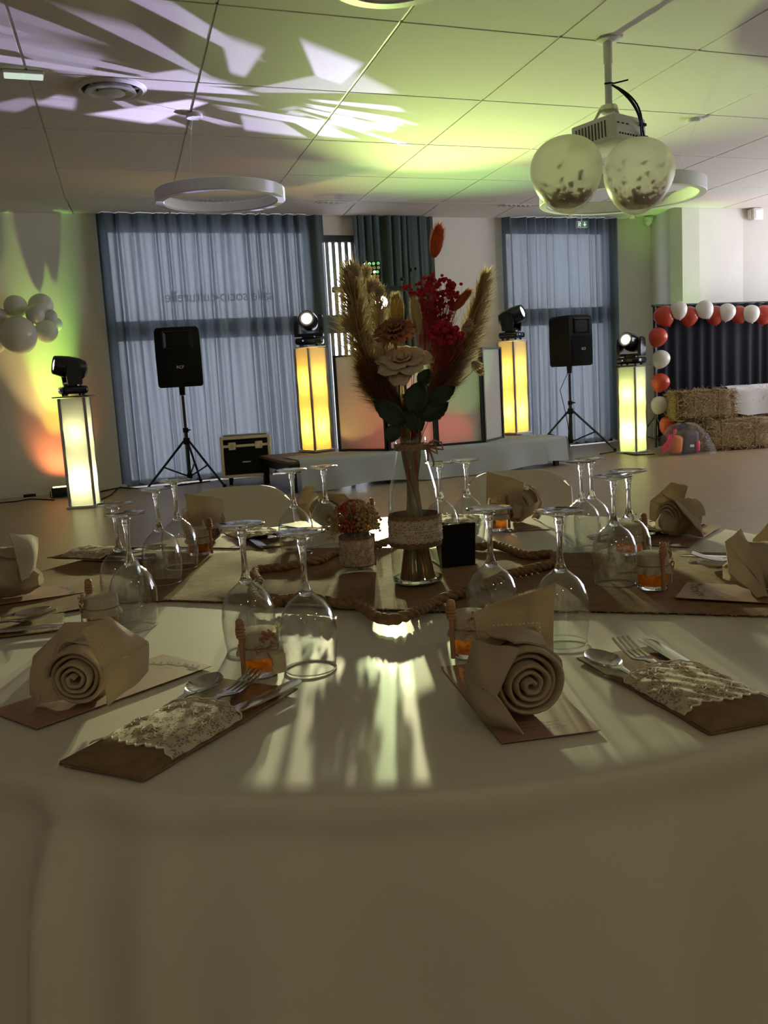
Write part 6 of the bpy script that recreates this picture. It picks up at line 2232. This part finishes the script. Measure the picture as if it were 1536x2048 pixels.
# peach carnation
pc = F(790, 662, -0.05)
t = flower('peach_carnation', 'peach coloured carnation with ruffled petals above the white rose', 'flower', pc, 3.6, M['straw_stem'], 0.0022)
cR = pc - BQ
axis = Vector((-0.15, -0.62, 0.78)).normalized()
Rm = axis.to_track_quat('Z', 'Y').to_matrix()
for (n, r0, r1, h, wd, curl, ru) in ((7, 0.002, 0.008, 0.022, 0.6, 0.003, 0.0026), (10, 0.004, 0.016, 0.020, 0.42, 0.004, 0.0032), (12, 0.005, 0.024, 0.014, 0.34, 0.006, 0.0034), (13, 0.006, 0.031, 0.007, 0.30, 0.008, 0.0034)):
    for k in range(n):
        g = G(); petal(g, cR - axis * 0.006, Rm, 0.37 * n + 2 * pi * k / n, r0, r1, h, wd, curl, ru, k * 5 + n, 6, 5)
        g.build('petal', M['peach'], t, True, 180)

# gypsophila clusters
def spray(t, pts, m, sm, seed, rmin, rmax, root):
    rnd = random.Random(seed)
    g, gs = G(), G()
    for p in pts:
        p = p - BQ
        r = rnd.uniform(rmin, rmax)
        g.ball(p, (r, r, r * 0.85), 7, 5)
        q = p + Vector((rnd.gauss(0, 0.004), rnd.gauss(0, 0.004), -rnd.uniform(0.015, 0.03)))
        gs.tube([root - BQ + (q - (root - BQ)) * 0.55, q, p], 0.00028, 3, False)
    g.build('blossoms', m, t, True, 180, kind='stuff')
    gs.build('twigs', sm, t, True, 180, kind='stuff')
rnd = random.Random(31)
root = F(852, 770, -0.01)
pts = []
for k in range(230):
    a, q = rnd.uniform(0, 6.28), sqrt(rnd.random())
    px, py_ = 868 + 50 * q * cos(a), 598 + 46 * q * sin(a)
    if py_ > 610:
        px = 875 + (px - 868) * 0.75
        py_ += 18 * (py_ - 610) / 40
    pts.append(F(px, py_, rnd.uniform(-0.03, 0.03)))
t = flower('red_gypsophila', 'red dried gypsophila spray at the top of the bouquet', 'flower', root, 0.6, M['red_stem'], 0.0022)
spray(t, pts, M['gyps_red'], M['red_stem'], 5, 0.0026, 0.0048, root)
pts = [F(905 + rnd.gauss(0, 4), 569 + rnd.gauss(0, 4), 0) for _ in range(7)] + [F(922, 568, 0), F(810, 575, -.01), F(818, 572, -.01), F(912, 590, 0), F(884, 551, 0), F(865, 549, 0)]
spray(t, pts, M['gyps_red'], M['red_stem'], 6, 0.003, 0.0055, root)
t.children[-2].name = 'outer_blossoms'
root = F(862, 780, -0.03)
pts = []
for k in range(110):
    a, q = rnd.uniform(0, 6.28), sqrt(rnd.random())
    pts.append(F(888 + 30 * q * cos(a), 666 + 22 * q * sin(a) + 0.1 * 20 * cos(a), rnd.uniform(-0.06, -0.02)))
pts += [F(914 + rnd.gauss(0, 6), 678 + rnd.gauss(0, 4), -0.03) for _ in range(9)]
t = flower('pink_statice', 'hot pink statice cluster under the red gypsophila', 'flower', root, 5.9, M['red_stem'], 0.0016)
spray(t, pts, M['hot_pink'], M['red_stem'], 8, 0.0034, 0.006, root)

# wild oat husks on thin stalks
def oat_spray(husks, ang, lab, dy):
    end = F(husks[0][0], husks[0][1] + 20, dy)
    t = flower('wild_oat', lab, 'dried grass', end, ang, M['straw_stem'], 0.0007)
    for (px, py_, an, ln) in husks:
        p = F(px, py_, dy) - BQ
        d = Vector((cos(an), -0.25, sin(an))).normalized()
        g = G(); g.tube([end - BQ, (end - BQ).lerp(p, 0.6) + Vector((0, 0, 0.004)), p], 0.00045, 4); g.build('stalk', M['straw_stem'], t)
        for k in range(5):
            b = (k - 2) * 0.26
            dd = Vector((cos(an + b), -0.3 + 0.15 * (k % 3), sin(an + b))).normalized()
            sd = dd.cross(Vector((0, 1, 0))).normalized() * ln * 0.13
            n_ = Vector((0, -ln * 0.10, 0))
            L = ln * (1 - 0.12 * abs(k - 2))
            g = G()
            g.sheet(lambda s, q, dd=dd, sd=sd, L=L, n_=n_: p + dd * L * q + sd * (2 * s - 1) * sin(pi * min(1, 0.1 + q * 0.9)) + n_ * (1 - (2 * s - 1) ** 2) * sin(pi * q), 4, 6, 0.0004)
            g.build('husk', M['oat'], t, True, 180)
oat_spray([(707, 660, 2.7, 0.022), (697, 653, 2.4, 0.018)], 2.9, 'cream oat husks sticking out beside the louvred strip', -0.02)
oat_spray([(738, 585, 1.2, 0.034), (716, 552, 2.0, 0.030), (752, 592, 0.8, 0.022), (732, 556, 1.5, 0.028)], 2.3, 'spread cream oat husks at the tip of the tall pampas', -0.04)
oat_spray([(924, 656, 0.1, 0.024), (930, 650, 0.5, 0.018)], 0.1, 'small cream oat husks beside the hot pink statice', -0.03)
oat_spray([(944, 724, -0.75, 0.026), (953, 742, -0.4, 0.016)], 6.0, 'drooping oat husks hanging before the green lit panel', -0.03)

# dark berries on hair-thin twigs
t = flower('dark_berry_twig', 'thin twig with three dark berries above the grass heads', 'dried twig', F(822, 600, 0.02), 1.2, M['straw_stem'], 0.0006)
for (px, py_, r) in ((821, 540, 0.0034), (831, 537, 0.0026), (804, 558, 0.0032)):
    p = F(px, py_, 0.02) - BQ
    g = G(); g.ball(p, r, 10, 7); br = g.build('berry', M['dark_berry'], t)
    g = G(); g.tube([F(822, 600, 0.02) - BQ, p.lerp(F(822, 600, 0.02) - BQ, 0.5) + Vector((0.002, 0, 0)), p], 0.0003, 4); g.build('twig', M['straw_stem'], br)

# rose leaves on their stems
def leaf_sprig(leaves, ang, lab, root_px, dy):
    end = F(root_px[0], root_px[1], dy)
    t = flower('leaf_sprig', lab, 'leaves', end, ang, M['green_stem'], 0.0013)
    for (px, py_, an, ln, wd, ddy) in leaves:
        p = F(px, py_, dy + ddy) - BQ
        d = Vector((cos(an), -0.28, sin(an))).normalized()
        s = d.cross(Vector((0, -1, 0.25))).normalized()
        n_ = s.cross(d)
        g = G()
        g.sheet(lambda a, q: p + d * ln * q + s * wd * (2 * a - 1) * (sin(pi * min(1.0, 0.04 + 0.96 * q)) ** 0.75) * (1 + 0.05 * sin(40 * q)) + n_ * (0.10 * ln * abs(2 * a - 1) - 0.16 * ln * q * q), 8, 12, 0.0006)
        lf = g.build('leaf', M['leaf_dark'], t, True, 180)
        g = G(); g.tube([end - BQ, p, p + d * ln * 0.5 - n_ * (0.05 * ln), p + d * ln * 0.95 - n_ * (0.15 * ln)], 0.0006, 4); g.build('midrib', M['green_stem'], lf)
leaf_sprig([(808, 846, 2.45, 0.062, 0.017, 0), (796, 846, 4.2, 0.036, 0.013, -0.005), (812, 850, 2.0, 0.04, 0.014, 0.01)], 4.2, 'dark rose leaves hanging over the bottle neck', (812, 868), -0.045)
leaf_sprig([(846, 838, 0.55, 0.050, 0.016, 0), (826, 824, 1.3, 0.052, 0.020, -0.008), (856, 806, 0.5, 0.052, 0.015, 0.0), (838, 862, 1.9, 0.05, 0.018, 0.006), (840, 770, 1.0, 0.03, 0.012, 0)], 5.2, 'dark green rose leaves under the white rose', (838, 866), -0.04)
# bare straws that fill the neck
for k in range(24):
    a = k * 2 * pi / 14 + 0.2
    e = F(815 + 3.0 * (k % 14 - 7) + 12, 800 + 12 * sin(k * 2.1), 0.02 * cos(k))
    p = stem_path(e, a * 1.7 + k)
    g = G(); g.tube(p, 0.0018 + 0.0006 * (k % 3), 6)
    o = place(g.build('dried_stalk', M[('straw_stem', 'straw_stem', 'red_stem', 'straw_stem', 'green_stem')[k % 5]]), BQ)
    kind_ = ('straw', 'straw', 'red dyed', 'straw', 'green')[k % 5]
    tag(o, 'bare %s coloured flower stalk standing in the bottle vase' % kind_, 'stalk', 'bare %s stalks in the bottle vase' % kind_)

# ---- small jar of dried blossoms
PT = top(PZ(716, 1138, TABLE_Z + 0.004))
t = thing('flower_pot', 'small glass jar with burlap and lace wrap beside the bottle vase', 'vase', PT, 0.2)
ps = PT.y / FPX
R_ = 36 * ps
H_ = 72 * ps
g = G(); g.lathe([(0.0, 0.0), (R_ * 0.86, 0.0), (R_ * 0.93, 0.003), (R_ * 0.94, H_ * 0.9), (R_ * 0.86, H_ * 1.0), (R_ * 0.84, H_ * 1.06), (R_ * 0.88, H_ * 1.08)], 40); g.build('glass_jar', M['glass'], t, True, 60)
g = G(); g.lathe([(R_ * 0.95, 0.005), (R_ * 0.985, 0.006), (R_ * 0.985, H_ * 0.93), (R_ * 0.95, H_ * 0.94)], 40); wr = g.build('burlap_wrap', M['pouch_burlap'], t, True, 60)
g = G(); g.lathe([(R_ * 1.0, H_ * 0.12), (R_ * 1.0, H_ * 0.86)], 48); g.build('lace_wrap', M['lace_band'], wr, True, 180)
g = G()
for row in range(2):
    for k in range(12):
        a0 = 2 * pi * (k + 0.5 * row) / 12
        z0 = H_ * (0.22 + 0.42 * row)
        for rr in (0.010, 0.0072, 0.0045):
            g.tube([(R_ * 1.008 * cos(a0 + rr / R_ * cos(q)), R_ * 1.008 * sin(a0 + rr / R_ * cos(q)), z0 + rr * sin(q)) for q in [pi * j / 8 for j in range(9)]], 0.00055, 5)
g.build('lace_scallops', M['lace_thread'], wr, True, kind='stuff')
g = G(); g.box((R_ * 0.97, -R_ * 0.25, H_ * 0.5), (0.002, 0.010, H_ * 0.9)); g.build('seam_flap', M['pouch_burlap'], t, False)
rnd = random.Random(77)
M['gyps_cream'] = sheer('gypsophila_cream', (0.52, 0.36, 0.20, 1), (0.65, 0.48, 0.27, 1), 0.3, 0, 0.85)
M['gyps_coral'] = sheer('gypsophila_coral', (0.52, 0.12, 0.10, 1), (0.65, 0.16, 0.12, 1), 0.3, 0, 0.85)
t = thing('dried_gypsophila', 'round tuft of cream and coral dried gypsophila in the small jar', 'flower', PT)
ga, gb_, gc = G(), G(), G()
cz = H_ + 26 * ps
for k in range(430):
    a = rnd.uniform(0, 6.28)
    zz = rnd.uniform(-0.45, 1.0)
    q = sqrt(1 - zz * zz) * rnd.uniform(0.80, 1.06)
    p = Vector((q * cos(a) * 47 * ps - 0.008 * ps, q * sin(a) * 40 * ps, cz + zz * 41 * ps))
    r = rnd.uniform(0.0020, 0.0036)
    px_side = p.x
    (gb_ if (-0.030 < p.x < 0.002 and p.y < 0 and rnd.random() < 0.75) else ga).ball(p, r, 6, 5)
    gc.tube([(0, 0, H_ * 0.6), (p.x * 0.7, p.y * 0.7, cz + zz * 20 * ps), p], 0.0003, 3, False)
for k in range(16):
    a = rnd.uniform(2.6, 4.2)
    p = Vector((cos(a) * rnd.uniform(50, 62) * ps, sin(a) * 20 * ps, cz - rnd.uniform(-10, 42) * ps))
    ga.ball(p, 0.0026, 6, 5)
    gc.tube([(0, 0, H_ * 0.8), (p.x * 0.6, p.y * 0.6, H_ * 1.2), p], 0.0003, 3, False)
for k in range(5):
    p = Vector((rnd.uniform(46, 54) * ps, -0.01, cz + rnd.uniform(-24, 22) * ps))
    ga.ball(p, 0.003, 6, 5)
    gc.tube([(0, 0, H_ * 0.8), (p.x * 0.6, p.y * 0.6, H_ * 1.1), p], 0.0003, 3, False)
ga.build('cream_blossoms', M['gyps_cream'], t, True, 180, kind='stuff')
gb_.build('coral_blossoms', M['gyps_coral'], t, True, 180, kind='stuff')
gc.build('twigs', M['straw_stem'], t, True, 180, kind='stuff')

M['sign_black'] = mat('matt_black_sign', (0.006, 0.006, 0.007, 1), 0.8, spec=0.15, noise=40, var=0.2)
# ---- black slanted table sign, seen from behind
sg_ = PZ(918, 1138, TABLE_Z + 0.004)
p = top(sg_)
t = thing('table_sign', 'plain black slanted sign standing behind the bottle vase', 'sign', p, radians(12))
k = p.y / FPX
g = G()
w0, w1, h = 70 * k, 86 * k, 84 * k
vs = [Vector((-w0 / 2 - 0.002, 0, 0)), Vector((w0 / 2, 0, 0)), Vector((w1 / 2 + 0.006, 0.030, h)), Vector((-w1 / 2, 0.030, h))]
nrm = (vs[1] - vs[0]).cross(vs[3] - vs[0]).normalized() * 0.003
g.add(vs + [q - nrm for q in vs], [(0, 1, 2, 3), (7, 6, 5, 4), (0, 4, 5, 1), (1, 5, 6, 2), (2, 6, 7, 3), (3, 7, 4, 0)])
g.build('panel', M['sign_black'], t, False)
g = G(); g.box((0.002, 0.035, 0.0015), (w0 * 1.05, 0.075, 0.003), bev=0.0008); g.build('foot', M['sign_black'], t, False)
